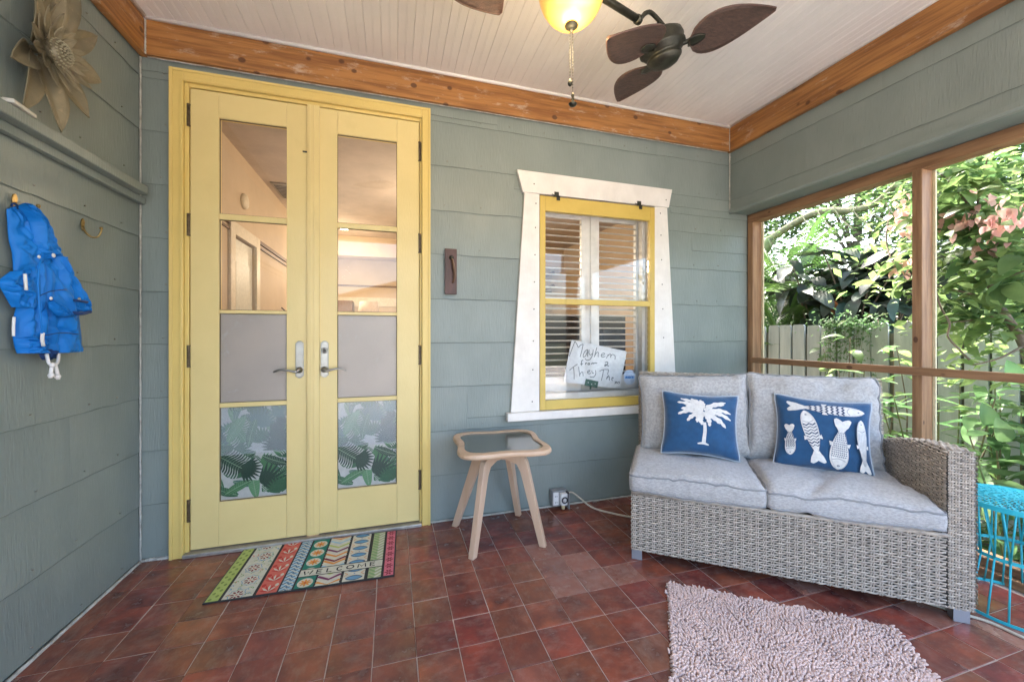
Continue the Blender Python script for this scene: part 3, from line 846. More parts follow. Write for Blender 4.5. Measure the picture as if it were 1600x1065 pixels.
# ---- handwritten card ----------------------------------------------------
CARD = simple("white_card", (.66,.67,.66), .55, bump=.2); MARK = simple("marker_ink", (.13,.15,.15), .6); GREEN = simple("green_clip", (.035,.10,.07), .5)
Yc = YB+.036
def wr(cx, cy):   # spot on the card as seen in an enlarged view of the photograph
    return onY(880+cx/11.21, 520+cy/11.21, Yc)
o0 = wr(560, 560)
hs = thing("handwritten_sign", "white card in the window handwritten Mayhem from a They Them", "sign", (o0[0], Yc, o0[1]))
crn = [wr(150,120), wr(1115,320), wr(985,975), wr(0,860)]
m = MB(); m.prism([(p[0]-o0[0], p[1]-o0[1]) for p in crn], 'y', 0, .004); m.build("card", CARD, hs, fix=True)
pr = Print(lambda a, b, o: (wr(a, b)[0]-o0[0], -.0006-o, wr(a, b)[1]-o0[1]))
ST = [
 # Mayhem
 [(105,410),(150,290),(205,145)], [(205,145),(240,200),(265,250),(300,215),(345,195)], [(350,195),(325,310),(295,420)],
 [(430,290),(390,310),(355,370),(350,420),(385,405),(415,350),(430,290)], [(430,290),(425,360),(430,415)],
 [(455,290),(450,350),(475,385),(510,360)], [(525,290),(510,390),(470,460),(420,475),(380,450)],
 [(590,250),(565,340),(545,420)], [(550,400),(590,340),(615,345),(610,390),(615,420)],
 [(660,395),(700,385),(725,365),(705,350),(675,370),(665,400),(690,425),(740,405)],
 [(790,375),(770,410),(755,445)], [(785,400),(815,370),(835,385),(825,430)], [(828,410),(865,375),(900,395),(910,420),(905,465)],
 # from a
 [(350,480),(325,485),(318,530),(322,570)], [(300,545),(345,535)], [(395,520),(392,555)], [(393,535),(415,520)], [(445,525),(430,545),(450,555),(465,535),(445,525)],
 [(495,525),(500,550)], [(500,535),(520,525),(530,545)], [(532,535),(560,525),(595,530)],
 [(735,520),(760,505),(782,520),(770,550),(735,575),(725,570),(745,550),(775,570),(800,580)],
 # They
 [(110,655),(170,600),(250,545)], [(180,600),(190,700),(190,810)], [(270,590),(280,680),(290,760)], [(285,740),(315,690),(340,690),(350,755)],
 [(425,685),(455,675),(465,655),(435,660),(425,690),(450,715),(485,700)], [(500,660),(510,700),(540,700)], [(565,650),(570,710),(540,765),(490,770),(465,760)],
 # Them
 [(635,665),(710,640),(795,640)], [(705,645),(690,740),(665,835)], [(795,645),(785,690),(775,730)], [(800,735),(770,770),(755,810)], [(765,790),(800,760),(810,780),(808,830)],
 [(850,800),(880,785),(860,780),(848,815),(870,835)], [(905,845),(920,870),(900,890)],[(905,880),(935,850),(940,890)], [(942,885),(965,855),(985,860),(970,895)],
]
for s_ in ST: pr.ribbon(s_, 13 if s_[0][1] < 480 or s_[0][1] > 560 else 17, 0, n=max(6, len(s_)*4))
pr.mb.build("handwriting", MARK, hs)
m = MB(); g = [wr(395,800), wr(612,845), wr(590,960), wr(368,918)]
m.prism([(p[0]-o0[0], p[1]-o0[1]) for p in g], 'y', -.006, -.002); g = [wr(462,930), wr(492,936), wr(482,990), wr(455,985)]
m.prism([(p[0]-o0[0], p[1]-o0[1]) for p in g], 'y', -.005, -.0025)
gp = m.build("green_clip", GREEN, hs, fix=True)
pr = Print(lambda a, b, o: (wr(a, b)[0]-o0[0], -.0068-o, wr(a, b)[1]-o0[1]))
for q in ((430,865),(490,895),(552,885)): pr.disc(q[0], q[1], 9, 9)
pr.mb.build("clip_dot", CARD, gp)
# ---- round security sticker --------------------------------------------------
def sq(cx, cy): return onY(960+cx/21.3, 565+cy/21.3, Yc-.026)
o1 = sq(500, 510)
st = thing("security_sticker", "small round white and blue alarm sticker at the lower right of the window pane", "sticker", (o1[0], Yc-.026, o1[1]))
out = [(500+200*math.cos(2*PI*i/8+.39), 510+265*math.sin(2*PI*i/8+.39)) for i in range(8)]
m = MB(); m.prism([(sq(*p)[0]-o1[0], sq(*p)[1]-o1[1]) for p in out], 'y', 0, .0015); m.build("sticker_disc", simple("sticker_white", (.62,.68,.76), .4), st, fix=True)
BLUEI = simple("sticker_blue", (.02,.12,.40), .4); BLUEL = simple("sticker_light_blue", (.22,.45,.72), .4); GREYI = simple("sticker_grey", (.25,.30,.36), .4)
pr = Print(lambda a, b, o: (sq(a, b)[0]-o1[0], -.0004-o, sq(a, b)[1]-o1[1])); pr.step = .0001
pr.ribbon([(335,355),(430,345),(560,345),(660,360)], 14, 2, n=8); pr.ribbon([(350,285),(500,268),(650,285)], 12, 2, n=8)
pr.poly([(350,470),(650,470),(650,560),(350,560)], 1)
# blurred dark wordmark: three upright capitals
for a in ([(375,540),(405,480),(435,540)], [(388,522),(422,522)], [(470,480),(470,540)], [(470,482),(520,490),(535,510),(520,532),(470,540)], [(560,484),(640,484)], [(600,484),(600,542)]): pr.ribbon(a, 22, 0)
for k in range(4): pr.ribbon([(520+6*k,600+28*k),(660-12*k,598+28*k)], 7, 2)
pr.mb.build("sticker_print", [BLUEI, BLUEL, GREYI], st)

# ================================================================ ROOM BEHIND THE GLASS
RW = mat("warm_room_wall", (.56,.44,.31), .7, (.51,.395,.275), vs=3); RC = mat("room_ceiling_paint", (.50,.42,.35), .7); RT = simple("room_trim", (.66,.58,.45), .5)
RB = simple("brown_wood", (.16,.09,.05), .5); RF = mat("room_floor_wood", (.22,.12,.06), .4, (.16,.08,.04), vs=5, stretch=(1,.2,1))
yI0, yI1, XI0, XI1, ZI = YB+.132, 6.6, -1.12, 2.72, 2.56
def rs_(name, b, mt): 
    m = MB(); m.box(*b); return struct(m.build(name, mt))
rs_("room_floor", (XI0-.1, XI1, yI0, yI1, -.05, 0), RF); rs_("room_ceiling", (XI0-.1, XI1, yI0, yI1+.1, ZI, ZI+.05), RC)
rl_ = rs_("room_wall_left", (XI0-.1, XI0, yI0, 3.40, 0, ZI), RW)
rs_("room_wall_left", (XI0-.1, XI0, 3.88, yI1, 0, ZI), RW); rs_("room_wall_left", (XI0-.1, XI0, 3.40, 3.88, 1.90, ZI), RW)
rw = rs_("room_wall_far", (XI0-.1, XI1, yI1, yI1+.1, 0, ZI), RW); rs_("room_wall_right", (XI1, XI1+.1, yI0, yI1+.1, 0, ZI), RW)
m = MB(); m.box(DX0-.2, WX1+.3, yI0-.001, yI0+.002, 2.52, ZI); 
m = MB(); m.box(XI0+.002, XI1, 6.05, 6.35, 2.28, ZI-.002); struct(m.build("room_ceiling_beam", RW))
m = MB(); m.box(XI0+.0005, XI0+.02, yI0+.3, yI1, 1.955, 1.985); m.box(XI0+.0005, XI0+.016, yI0+.3, yI1, 1.915, 1.93); struct(m.build("picture_rail", RB))
m = MB(); m.box(XI0+.03, XI1, yI1-.022, yI1-.001, 1.905, 1.93); struct(m.build("picture_rail", RB))
m = MB(); m.box(XI0+.03, XI1, yI1-.03, yI1-.001, 1.60, 1.74); struct(m.build("wall_plank", RT))
# side door in the room, ajar
sd = thing("inner_door", "cream panelled door in its casing, inside the house behind the left glass", "door", (XI0, 3.4, 0))
for (a, b, z0_, z1_) in ((-.09, -.001, 0, 1.99), (.481, .57, 0, 1.99), (0, .48, 1.90, 1.99)):
    m = MB(); m.box(.001, .022, a, b, z0_, z1_); m.build("casing", RT, sd, bevel=.003)
m = MB(); m.box(-.045, -.012, .012, .47, .01, 1.89); lf = m.build("door_panel", simple("cream_door", (.66,.64,.56), .5), sd, bevel=.003)
for z0_ in (.15, 1.0):
    m = MB(); m.box(-.0118, -.006, .09, .39, z0_, z0_+.72); m.build("raised_panel", simple("cream_door_panel", (.60,.58,.50), .5), lf, bevel=.008)
m = MB(); m.box(-.0115, -.002, .018, .034, 1.2, 1.3); m.build("hinge", DARKM, sd)
# vent, detector, coat hook
vt = thing("ceiling_vent", "slotted air vent in the ceiling seen through the upper left pane", "vent", (-.95, 4.35, ZI))
m = MB(); m.box(-.12, .12, -.22, .22, -.012, -.001); m.build("vent_frame", simple("vent_grey", (.30,.27,.23), .5), vt, bevel=.004)
for k in range(9):
    m = MB(); m.box(-.095, .095, -.175+k*.042, -.158+k*.042, -.0155, -.0125); m.build("slot", BLACKP, vt)
dt = thing("smoke_detector", "round cream detector on the inner wall seen through the upper left pane", "detector", (XI0, 3.62, 2.21))
m = MB(); m.lathe([(.001,.0),(.06,.0),(.062,.012),(.052,.026),(.02,.03),(.001,.03)], 20, Matrix.Rotation(PI/2, 4, 'Y')); m.build("detector_body", RT, dt, smooth=True)
ch = thing("inner_coat_hook", "dark double coat hook on the inner wall seen through the left door", "hook", (XI0, 4.75, 1.42))
m = MB()
for s_ in (-1, 1): m.tube(spline([(.002, 0, .03), (.05, .0, -.02), (.06, s_*.025, -.03), (.07, s_*.045, .03)], 10), .006, 6)
m.build("hook_arm", DARKM, ch, smooth=True)
# ceiling light, cabinet and lamp in the far part of the room
def room_light(x, y, label, pw=1.0):
    rl = thing("room_ceiling_light", label, "light", (x, y, ZI))
    m = MB(); m.lathe([(.10,-.001),(.10,-.02),(.09,-.022)], 24); m.build("light_rim", RT, rl, smooth=True)
    e = bpy.data.materials.get("room_light_glow") or mat("room_light_glow", (1,.86,.62), .5, (1,.86,.62), emit=5)
    m = MB(); m.lathe([(.088,-.0225),(.06,-.032),(.001,-.034)], 24); m.build("diffuser", e, rl, smooth=True)
    l = bpy.data.lights.new("room_lamp", 'POINT'); l.energy = ROOML*pw; l.color = (1,.80,.56); l.shadow_soft_size = .09
    o = bpy.data.objects.new("room_lamp", l); COL.objects.link(o); o.parent = rl; o.location = (0, 0, -.60)
ROOML = 6.5
room_light(-.59, 5.55, "lit disc light on the room ceiling seen through the right door", .4)
room_light(.65, 4.0, "unseen disc light added behind the wall to even out the light in the room", 1.0)  # added lamp, out of view, for even fill in the room
kb = thing("brown_cabinet", "brown and cream wall unit at the back of the room behind the right door", "cabinet", (-.55, 6.25, 0))
for b, mt in (((-.30,.0,0,.33,0,1.66), RB), ((0.002,1.3,.1,.33,0,1.48), RT)):
    m = MB(); m.box(*b); m.build("carcass", mt, kb, bevel=.004)
m = MB(); m.box(.002,1.3,.06,.098,1.02,1.46); m.build("cabinet_door", RW, kb, bevel=.004)
ls = thing("table_lamp", "cream lampshade standing in the room behind the right door", "lamp", (-.28, 5.4, 0))
m = MB(); m.lathe([(.15,1.30),(.11,1.58)], 24); m.build("lamp_shade", simple("lamp_shade_cream", (.62,.48,.36), .7), ls, smooth=True)
m = MB(); m.lathe([(.12,0),(.12,.03),(.02,.06),(.015,1.4),(.001,1.42)], 16); m.build("lamp_base", RB, ls, smooth=True)
# timber braces seen through the louvres
tb = thing("stair_rail", "brown sloping timber rails in the room behind the shutters", "railing", (1.6, 6.3, 0))
for k in range(2):
    m = MB(); m.tube([(-1.0, 0, 1.2+.22*k), (1.05, 0, 2.0+.22*k)], .028, 4); m.build("rail", RB, tb)
m = MB(); m.box(.3,.36,.05,.1,0,2.2); m.build("post", RB, tb)
m = MB(); m.box(-.5,-.46,.05,.1,0,2.0); m.build("post", RB, tb)
# ================================================================ THINGS ON THE WALLS
# ---- narrow ledge on the left wall
sf = thing("wall_ledge", "grey green painted ledge on the left wall under the metal flower", "shelf", (XL, 1.0, 1.857))
m = MB(); m.box(.001, .066, YF-1.0, YB-1.0-.07, .0, .042); m.build("shelf_board", SIDE, sf, bevel=.005)
m = MB(); m.box(.001, .026, YF-1.0, YB-1.0-.012, -.034, -.0005); m.build("support_strip", SIDE, sf, bevel=.003)
y_, z_ = onX(40, 161, -1.16)
m = MB(); m.box(-.02, .02, -.05, .05, 0, .012); m.box(-.012, .016, -.045, .03, .012, .016)
o = m.build("white_card_stack", simple("off_white_plastic", (.62,.60,.54), .5), bevel=.002, loc=(-1.18, y_, 1.9015), rotz=.1); tag(o, "small white strip lying on the wall ledge below the metal flower", "strip")
m = MB(); m.tube(spline([(0,-.22,.006),(.01,-.08,.010),(0,.02,.006)], 12), .006, 6)
o = m.build("dark_stick", BLACKP, smooth=True, loc=(-1.185, y_-.10, 1.902)); tag(o, "thin dark stick lying on the wall ledge at the photo's left edge", "stick")

# ---- big metal flower
FC = Vector((XL, 2.004, 2.259))
yF_, zF_ = onX(98, 84, -1.135)
fl = thing("metal_flower", "large bronze coloured metal wall flower with layered petals above the coat ledge", "wall decoration", (XL+.01, yF_, zF_))
def petal(L, W, lift0, lift1, cup, ang, x0, seed, thick=.003):
    """petal in the wall plane (y,z) at angle ang, rising off the wall along x"""
    rp = random.Random(seed); tw = rp.uniform(-.25, .25)
    d = Vector((0, math.cos(ang), math.sin(ang))); q = Vector((0, -d.z, d.y))
    def top(u, v):
        s_ = u*2-1; t = v
        w = W*.5*(math.sin(PI*min(1, .06+.94*t))**.75)*(1-.15*t) + .004*(1-t)
        c = x0+lerp(lift0, lift1, t)+cup*math.sin(PI*t)*.6
        ridge = .010*(1-abs(s_))**3*math.sin(PI*min(1, t+.1))
        edge = cup*.9*(s_*s_)*math.sin(PI*t)
        p = d*(.02+L*t)+q*(w*s_)+Vector((c-ridge+edge+tw*w*s_*.8, 0, 0))
        p += Vector((.0015*math.sin(s_*16), 0, 0))
        return p
    m = MB(); m.grid(top, 8, 12)
    o = m.build("petal", FLOWERM, fl, smooth=True)
    sd_ = o.modifiers.new("thickness", 'SOLIDIFY'); sd_.thickness = thick
    return o
rp = random.Random(4)
for (u, v) in [(28,90),(44,170),(102,203),(143,181),(162,128),(156,58),(128,-12),(62,-14),(100,-30)]:
    y2, z2 = onX(u, v, -1.17)
    a = math.atan2(z2-zF_, y2-yF_); L = math.hypot(y2-yF_, z2-zF_)
    petal(L-.01, .088, .0, .030, .016, a, .006, rp.random())
for k in range(13):
    a = 2*PI*k/13+.15
    petal(.105+.02*rp.random(), .036, .02, .055, -.004, a, .035, rp.random(), .002)
for k in range(9):
    a = 2*PI*k/9+.4
    petal(.07, .028, .02, .050, -.004, a, .050, rp.random(), .002)
m = MB(); Mx = Matrix.Rotation(PI/2, 4, 'Y')
m.lathe([(.012,0),(.012,.05),(.042,.056),(.047,.072),(.042,.088),(.028,.097),(.001,.101)], 24, Mx)
cdisk = m.build("flower_centre", FLOWERM, fl, smooth=True)
m = MB()
for ring, (r, x, n) in enumerate(((.045,.078,26),(.038,.090,22),(.029,.098,17),(.019,.102,11),(.009,.104,6))):
    for k in range(n):
        t = 2*PI*k/n+ring*.3
        m.lathe([(.0005,-.004),(.0033,-.002),(.0037,.001),(.002,.0038),(.0003,.0042)], 6, Matrix.Translation((x, r*math.cos(t), r*math.sin(t))) @ Matrix.Rotation(PI/2, 4, 'Y'))
struct(m.build("seed_beads", simple("pale_bead_metal", (.36,.34,.24), .4, metal=.3), cdisk, smooth=True), "stuff")

# ---- brass coat hooks
def coat_hook(label, y, z):
    t = thing("coat_hook", label, "hook", (XL, y, z), 0, "brass hooks on the left wall")
    m = MB(); n = 14
    out = [(.011*math.cos(2*PI*k/n)*(1.0 if math.sin(2*PI*k/n) > 0 else .72), .026*math.sin(2*PI*k/n)) for k in range(n)]
    m.prism(out, 'x', .001, .005); m.build("back_plate", BRASS, t, bevel=.001, fix=True)
    m = MB()
    m.tube(spline([(.004,0,-.008),(.012,0,-.030),(.028,.006,-.048),(.046,.012,-.044),(.055,.014,-.022),(.056,.014,-.012)], 16), lambda u: .0042*(1-.2*u), 8)
    m.lathe([(.0005,-.006),(.0055,-.003),(.006,.001),(.0045,.005),(.0005,.0065)], 10, Matrix.Translation((.056,.014,-.008)))
    m.build("hook_arm", BRASS, t, smooth=True)
    return t
y_, z_ = onX(128, 351, XL); coat_hook("empty brass coat hook on the left wall, nearer the yellow doors", y_, z_)
y_, z_ = onX(21, 314, XL); coat_hook("brass coat hook on the left wall holding the blue raincoat", y_, z_)
hk = (y_, z_)

# ---- small blue raincoat hanging by its hood
jk = thing("raincoat", "small bright blue hooded raincoat hanging on a brass wall hook", "coat", (XL, hk[0], hk[1]))
def jloft(name, rows, mt=JACK, seed=1, folds=7, fold=.009, x0=.012, parent=None, nu=30):
    """rows: (u_left, u_right, v, depth) in photo coordinates on the wall plane; lofted into a soft closed form"""
    par = parent or jk
    K = []
    for (ul, vl, ur, vr, d) in rows:
        a = onX(ul, vl, XL+.008+x0); b = onX(ur, vr, XL+.008+x0)
        K.append((a[0]-hk[0], a[1]-hk[1], b[0]-hk[0], b[1]-hk[1], d))
    A = spline([(k[0], k[1], k[4]) for k in K], 40); B = spline([(k[2], k[3], 0) for k in K], 40)
    def fn(u, v):
        i = min(int(v*40+.5), 40); a, b = A[i], B[i]
        if u <= .5:
            s_ = u*2; side = 1
        else:
            s_ = (1-u)*2; side = 0
        y = lerp(a.x, b.x, s_); z = lerp(a.y, b.y, s_)
        prof = max(0, math.sin(PI*s_))**.55
        x = x0+(a.z*prof*side)
        if side:
            x += fold*prof*(math.sin(s_*folds*PI+2.0*nz(v*2.2, seed)+seed*2)*.55+nz(s_*5+seed, v*3.1, seed)*1.1 + .5*nz(s_*9, v*11+seed, seed))
            for c_ in range(3):   # sharp creases
                w_ = nz(s_*2.2+c_*7+seed*1.7, v*1.9+seed, c_*3.3)+.5*nz(s_*5+c_, v*5, seed)
                x -= .009*prof*math.exp(-(w_*11)**2)
            x = max(x, .003)
        return (x, y, z)
    m = MB(); m.grid(fn, nu*2, 56, wrapu=True)
    o = m.build(name, mt, par, smooth=True)
    sb = o.modifiers.new("subsurf", 'SUBSURF'); sb.levels = 1; sb.render_levels = 1
    return o
jloft("hood", [(14,327,44,317,.02),(15,345,56,337,.03),(17,375,70,370,.04),(22,397,82,387,.045),(24,425,86,400,.04),(27,430,64,415,.025)], seed=1, folds=4, fold=.008)
jloft("hood_side", [(30,322,48,318,.03),(48,345,72,350,.04),(56,385,88,385,.04),(66,405,96,398,.03)], seed=6, folds=3, fold=.006, x0=.04)
jloft("left_front", [(26,425,62,402,.035),(30,445,62,425,.045),(31,470,64,470,.05),(24,500,66,505,.05),(24,530,66,530,.045),(31,552,66,545,.04)], seed=2, folds=5, fold=.009)
jloft("sleeve", [(20,424,52,420,.03),(1,440,48,445,.04),(8,456,50,462,.04),(22,480,48,480,.03)], seed=3, folds=4, fold=.006, x0=.02)
jloft("right_front", [(64,402,96,402,.03),(60,430,106,428,.05),(60,462,114,465,.055),(62,495,118,495,.055),(66,520,122,522,.05),(70,552,127,549,.045)], seed=4, folds=4, fold=.009, x0=.03)
sl_ = jloft("sleeve", [(84,398,100,404,.03),(90,425,112,432,.04),(100,455,128,458,.045),(106,478,138,476,.045),(113,487,141,485,.04)], seed=5, folds=3, fold=.007, x0=.05)
jloft("waistband", [(24,528,66,530,.055),(26,540,66,541,.055),(30,552,66,552,.05)], seed=7, folds=14, fold=.005, x0=.016)
jloft("pocket_flap", [(78,472,82,468,.02),(84,486,104,480,.025),(95,494,116,492,.025),(112,496,119,492,.01)], seed=8, folds=1, fold=.002, x0=.085)
jloft("lining", [(64,545,92,546,.03),(66,556,90,556,.03),(70,562,84,562,.01)], mt=JACKD, seed=9, folds=1, fold=.002, x0=.03)
def jpt(u, v, x): 
    a = onX(u, v, XL+x); return (x, a[0]-hk[0], a[1]-hk[1])
def jtube(nm, pts, r, mt, n=16):
    m = MB(); m.tube(spline([jpt(*p) for p in pts], n), r, 7); return m.build(nm, mt, jk, smooth=True)
jtube("drawstring", [(73,553,.06),(76,566,.075),(82,570,.08),(90,566,.075),(92,553,.06)], .005, ROPEW)
jtube("drawstring", [(82,569,.08),(80,580,.082),(79,590,.08)], .0055, ROPEW)
jtube("drawstring", [(86,569,.08),(89,580,.082),(91,592,.08)], .0055, ROPEW)
for p in ((82,570,.084),(80,586,.082),(90,588,.082)):
    m = MB(); q = jpt(*p); m.lathe([(.0005,-.009),(.008,-.005),(.0095,.001),(.006,.007),(.0005,.009)], 8, Matrix.Translation(q)); m.build("cord_knot", ROPEW, jk, smooth=True)
jtube("white_tape", [(39,428,.078),(40,440,.08),(41,453,.078)], .0045, ROPEW, 6)
jtube("white_tape", [(67,520,.088),(66,530,.088),(68,540,.084)], .005, ROPEW, 6)
jtube("white_tape", [(22,495,.03),(21,510,.03),(21,525,.03)], .004, ROPEW, 6)
jtube("white_tape", [(121,500,.03),(123,515,.03),(124,527,.03)], .004, ROPEW, 6)
def snap(u, v, x, r=.006, mt=WHITEP):
    m = MB(); m.lathe([(r*.9,0),(r,.002),(r*.6,.004),(.0005,.0045)], 10, Matrix.Translation(jpt(u, v, x)) @ Matrix.Rotation(PI/2, 4, 'Y')); m.build("snap_button", mt, jk, smooth=True)
snap(60,401,.08); snap(83,399,.10, .008); snap(79,466,.112); snap(123,467,.112, .007, NICKEL)
jtube("cuff_strap", [(116,469,.112),(125,470,.116),(136,472,.108)], .005, JACKD, 8)
jtube("cuff_opening", [(113,488,.085),(127,490,.10),(141,487,.085)], .006, JACKD, 10)
jtube("hanging_loop", [(18,322,.03),(20,318,.05),(26,320,.05),(28,326,.03)], .003, JACKD, 8)
for p_ in ([(62,462,.088),(80,455,.098),(104,452,.095)], [(70,524,.088),(95,520,.095),(122,522,.082)]):
    jtube("seam", p_, .0018, JACKD, 10)
jtube("zip_edge", [(64,405,.085),(60,430,.092),(61,470,.092),(65,510,.09),(69,548,.082)], .0030, JACK, 16)

# ---- wooden plaque between doors and window
pq = thing("wooden_plaque", "small dark wooden plaque with a curved shape on the wall between door and window", "plaque", (.351, YB-.0095, 1.552))
m = MB(); m.box(-.036, .038, -.016, 0, -.140, .142); m.build("backboard", mat("dark_red_wood", (.085,.030,.022), .45, (.045,.018,.013), vs=8, stretch=(3,3,.6), bump=.3), pq, bevel=.002)
m = MB(); m.tube(spline([(.006,-.030,.075),(.012,-.040,.045),(.020,-.040,.0),(.022,-.036,-.03),(.012,-.024,-.07)], 14), lambda t: .013*(.7+.5*math.sin(PI*t)), 8, flat=.6); m.build("curved_handle", mat("worn_brown_wood", (.16,.085,.05), .4), pq, smooth=True)
m = MB(); m.lathe([(.014,0),(.014,.012),(.008,.020),(.001,.021)], 12, Matrix.Translation((.004,-.016,.085)) @ Matrix.Rotation(PI/2, 4, 'X')); m.build("knob", DARKM, pq, smooth=True)

# ---- outlet box with timer plug
ob = thing("outlet_box", "grey metal outlet box with a plugged in timer, low on the wall", "outlet", (1.06, YB-.008, .010))
x0, x1 = onY(862, 775, YB-.05)[0]-1.06, onY(886, 775, YB-.05)[0]-1.06
m = MB(); m.box(-.045, .060, -.055, 0, .018, .118); m.build("box_body", GREYM, ob, bevel=.004)
m = MB(); m.box(-.040, -.002, -.060, -.0555, .026, .110); sk = m.build("receptacle", WHITEP, ob, bevel=.002)
for z in (.045, .085):
    for dx in (-.027, -.015):
        m = MB(); m.box(dx-.0015, dx+.0015, -.0612, -.0602, z-.005, z+.005); m.build("slot", BLACKP, sk)
m = MB(); m.box(.004, .050, -.090, -.0555, .030, .108); m.build("timer", WHITEP, ob, bevel=.006)
m = MB(); m.tube([(.027+.018*math.cos(2*PI*k/20), -.0915, .066+.018*math.sin(2*PI*k/20)) for k in range(20)], .0045, 6, closed=True); m.build("timer_dial_ring", BLACKP, ob, smooth=True)
m = MB(); m.lathe([(.013,0),(.012,.006),(.001,.007)], 16, Matrix.Translation((.027,-.090,.066)) @ Matrix.Rotation(PI/2, 4, 'X')); m.build("timer_dial", WHITEP, ob, smooth=True)
m = MB(); m.lathe([(.010,-.028),(.014,-.012),(.014,.0),(.001,.0)], 12, Matrix.Translation((.024,-.072,.030))); m.build("ivory_plug", simple("ivory_plastic", (.66,.55,.30), .4), ob, smooth=True)
m = MB(); m.box(.062, .072, -.075, -.004, -.004, .105); m.build("cover_flap", GREYM, ob, bevel=.002)
m = MB(); m.box(.046,.060,-.088,-.062,.102,.116); m.build("black_plug", BLACKP, ob, bevel=.003)
cp = spline([(1.112, YB-.085, .118), (1.15, YB-.085, .114), (1.20, YB-.10, .075), (1.27, YB-.13, .020), (1.36, YB-.21, .0065), (1.50, YB-.34, .0065), (1.72, 2.02, .0065), (1.98, 1.62, .0065), (2.14, 1.25, .0065)], 60)
cp += spline([(2.14,1.25,.0065), (2.25,1.06,.0065), (2.30,.98,.0065), (2.32,.86,.0065), (2.45,.70,.0065), (2.66,.60,.0065)], 30)[1:]
m = MB(); m.tube(cp, .0055, 8)
o = m.build("extension_cord", CORDM, smooth=True); tag(o, "thin beige cord running from the outlet under the wicker sofa", "cord")

# ================================================================ STOOL
sx_, sy_ = .592, 2.205
sto = thing("side_table", "small square wooden side table with concave sides and dark glass inset", "side table", (sx_, sy_, 0), R(-4))
def conc(a, n=48, r=0.0):
    pts = []
    for i in range(n):
        t = 2*PI*i/n
        c, s_ = math.cos(t), math.sin(t)
        k = 4.2
        rr = 1/((abs(c)**k+abs(s_)**k)**(1/k))
        rr *= (1-.105*(.5+.5*math.cos(4*t))**.9)
        pts.append((c*rr*a, s_*rr*a))
    return pts
o_ = conc(.264, 64); i_ = conc(.226, 64)
m = MB()
prof = [(1.0,.530),(1.014,.535),(1.017,.543),(1.0,.553),(.965,.556)]
vs = []
for (s_, z) in prof: vs += [(p[0]*s_, p[1]*s_, z) for p in o_]
vs += [(p[0], p[1], .556) for p in i_]; vs += [(p[0], p[1], .548) for p in i_]; vs += [(p[0]*.99, p[1]*.99, .530) for p in i_]
n = 64; L_ = len(vs)//n; fs = []
for k in range(L_):
    for i in range(n): fs.append((k*n+i, k*n+(i+1) % n, ((k+1) % L_)*n+(i+1) % n, ((k+1) % L_)*n+i))
m.add(vs, fs); m.build("rim", BIRCHT, sto, smooth=False, fix=True, bevel=.0)
m = MB(); m.prism([(p[0]*.992, p[1]*.992) for p in i_], 'z', .540, .5495); m.build("glass_inset", STOOLG, sto)
m = MB(); m.prism([(p[0]*.985, p[1]*.985) for p in i_], 'z', .5305, .5395); m.build("underside", DARKM, sto)
m = MB(); m.lathe([(.05,.495),(.06,.51),(.06,.5295)], 20); m.build("swivel_plate", BIRCH, sto)
for k, (fx, fy) in enumerate(((.369,2.422),(.401,2.042),(.783,2.45),(.798,2.047))):
    dx, dy = fx-sx_, fy-sy_
    a = math.atan2(dy, dx)+R(4); L = math.hypot(dx, dy)
    m = MB()
    # bent ply leg: side outline in (r, z), constant thickness
    out = [(.0+.012, .500),(.135,.488),(.158,.474),(.170,.452),(L+.016,0.0),(L-.020,0.0),(.130,.395),(.108,.436),(.05,.455),(.012,.452)]
    M_ = Matrix.Rotation(a, 4, 'Z')
    n = len(out); th = .017
    vs = [M_ @ Vector((p[0], -th, p[1])) for p in out]+[M_ @ Vector((p[0], th, p[1])) for p in out]
    fs = [tuple(range(n)), tuple(range(2*n-1, n-1, -1))]+[(i, i+n, (i+1) % n+n, (i+1) % n) for i in range(n)]
    m.add(vs, fs); m.build("leg", BIRCH, sto, bevel=.004, fix=True)

# ================================================================ CEILING FAN
fx, fy = .690, 1.462
cf = thing("ceiling_fan", "dark bronze twin head ceiling fan with brown woven blades and a lit amber bowl", "ceiling fan", (fx, fy, ZC))
AR = Vector((1.235-fx, 1.614-fy, 0)); AL = AR.length; ad = AR.normalized(); zA = 2.590-ZC
m = MB(); m.lathe([(.001,-.001),(.075,-.001),(.078,-.02),(.06,-.045),(.018,-.055),(.018,-.12),(.05,-.13),(.062,-.16),(.058,-.186),(.10,-.201),(.135,-.208),(.14,-.218),(.001,-.220)], 28)
m.build("stem", DARKM, cf, smooth=True)
BOWLM = bowl_mat()
m = MB(); m.lathe([(.134,.0)]+[(.134*math.cos(t*PI/2/10), -.150*math.sin(t*PI/2/10)) for t in range(1, 10)]+[(.012,-.1495)], 36)
bo = m.build("glass_bowl", BOWLM, cf, smooth=True, loc=(0, 0, -.222))
m = MB(); m.lathe([(.001,-.364),(.026,-.370),(.027,-.375),(.012,-.382),(.010,-.388),(.008,-.396),(.001,-.398)], 18); m.build("finial", DARKM, cf, smooth=True)
bl = bpy.data.lights.new("bowl_bulb", 'POINT'); bl.energy = 1.6; bl.color = (1,.72,.38); bl.shadow_soft_size = .12
o = bpy.data.objects.new("bowl_bulb", bl); COL.objects.link(o); o.parent = cf; o.location = (0, 0, -.46)
def chain(nm, x, y, z0, z1, pend):
    m = MB(); n = int((z0-z1)/.012)
    for k in range(n): m.lathe([(.0003,-.0026),(.0022,-.001),(.0022,.001),(.0003,.0026)], 5, Matrix.Translation((x, y, z0-k*.012)))
    m.tube([(x, y, z0), (x, y, z1)], .0008, 4)
    m.build(nm, DARKM, cf)
    m = MB(); m.lathe(pend, 10, Matrix.Translation((x, y, z1))); m.build("chain_pull", DARKM, cf, smooth=True)
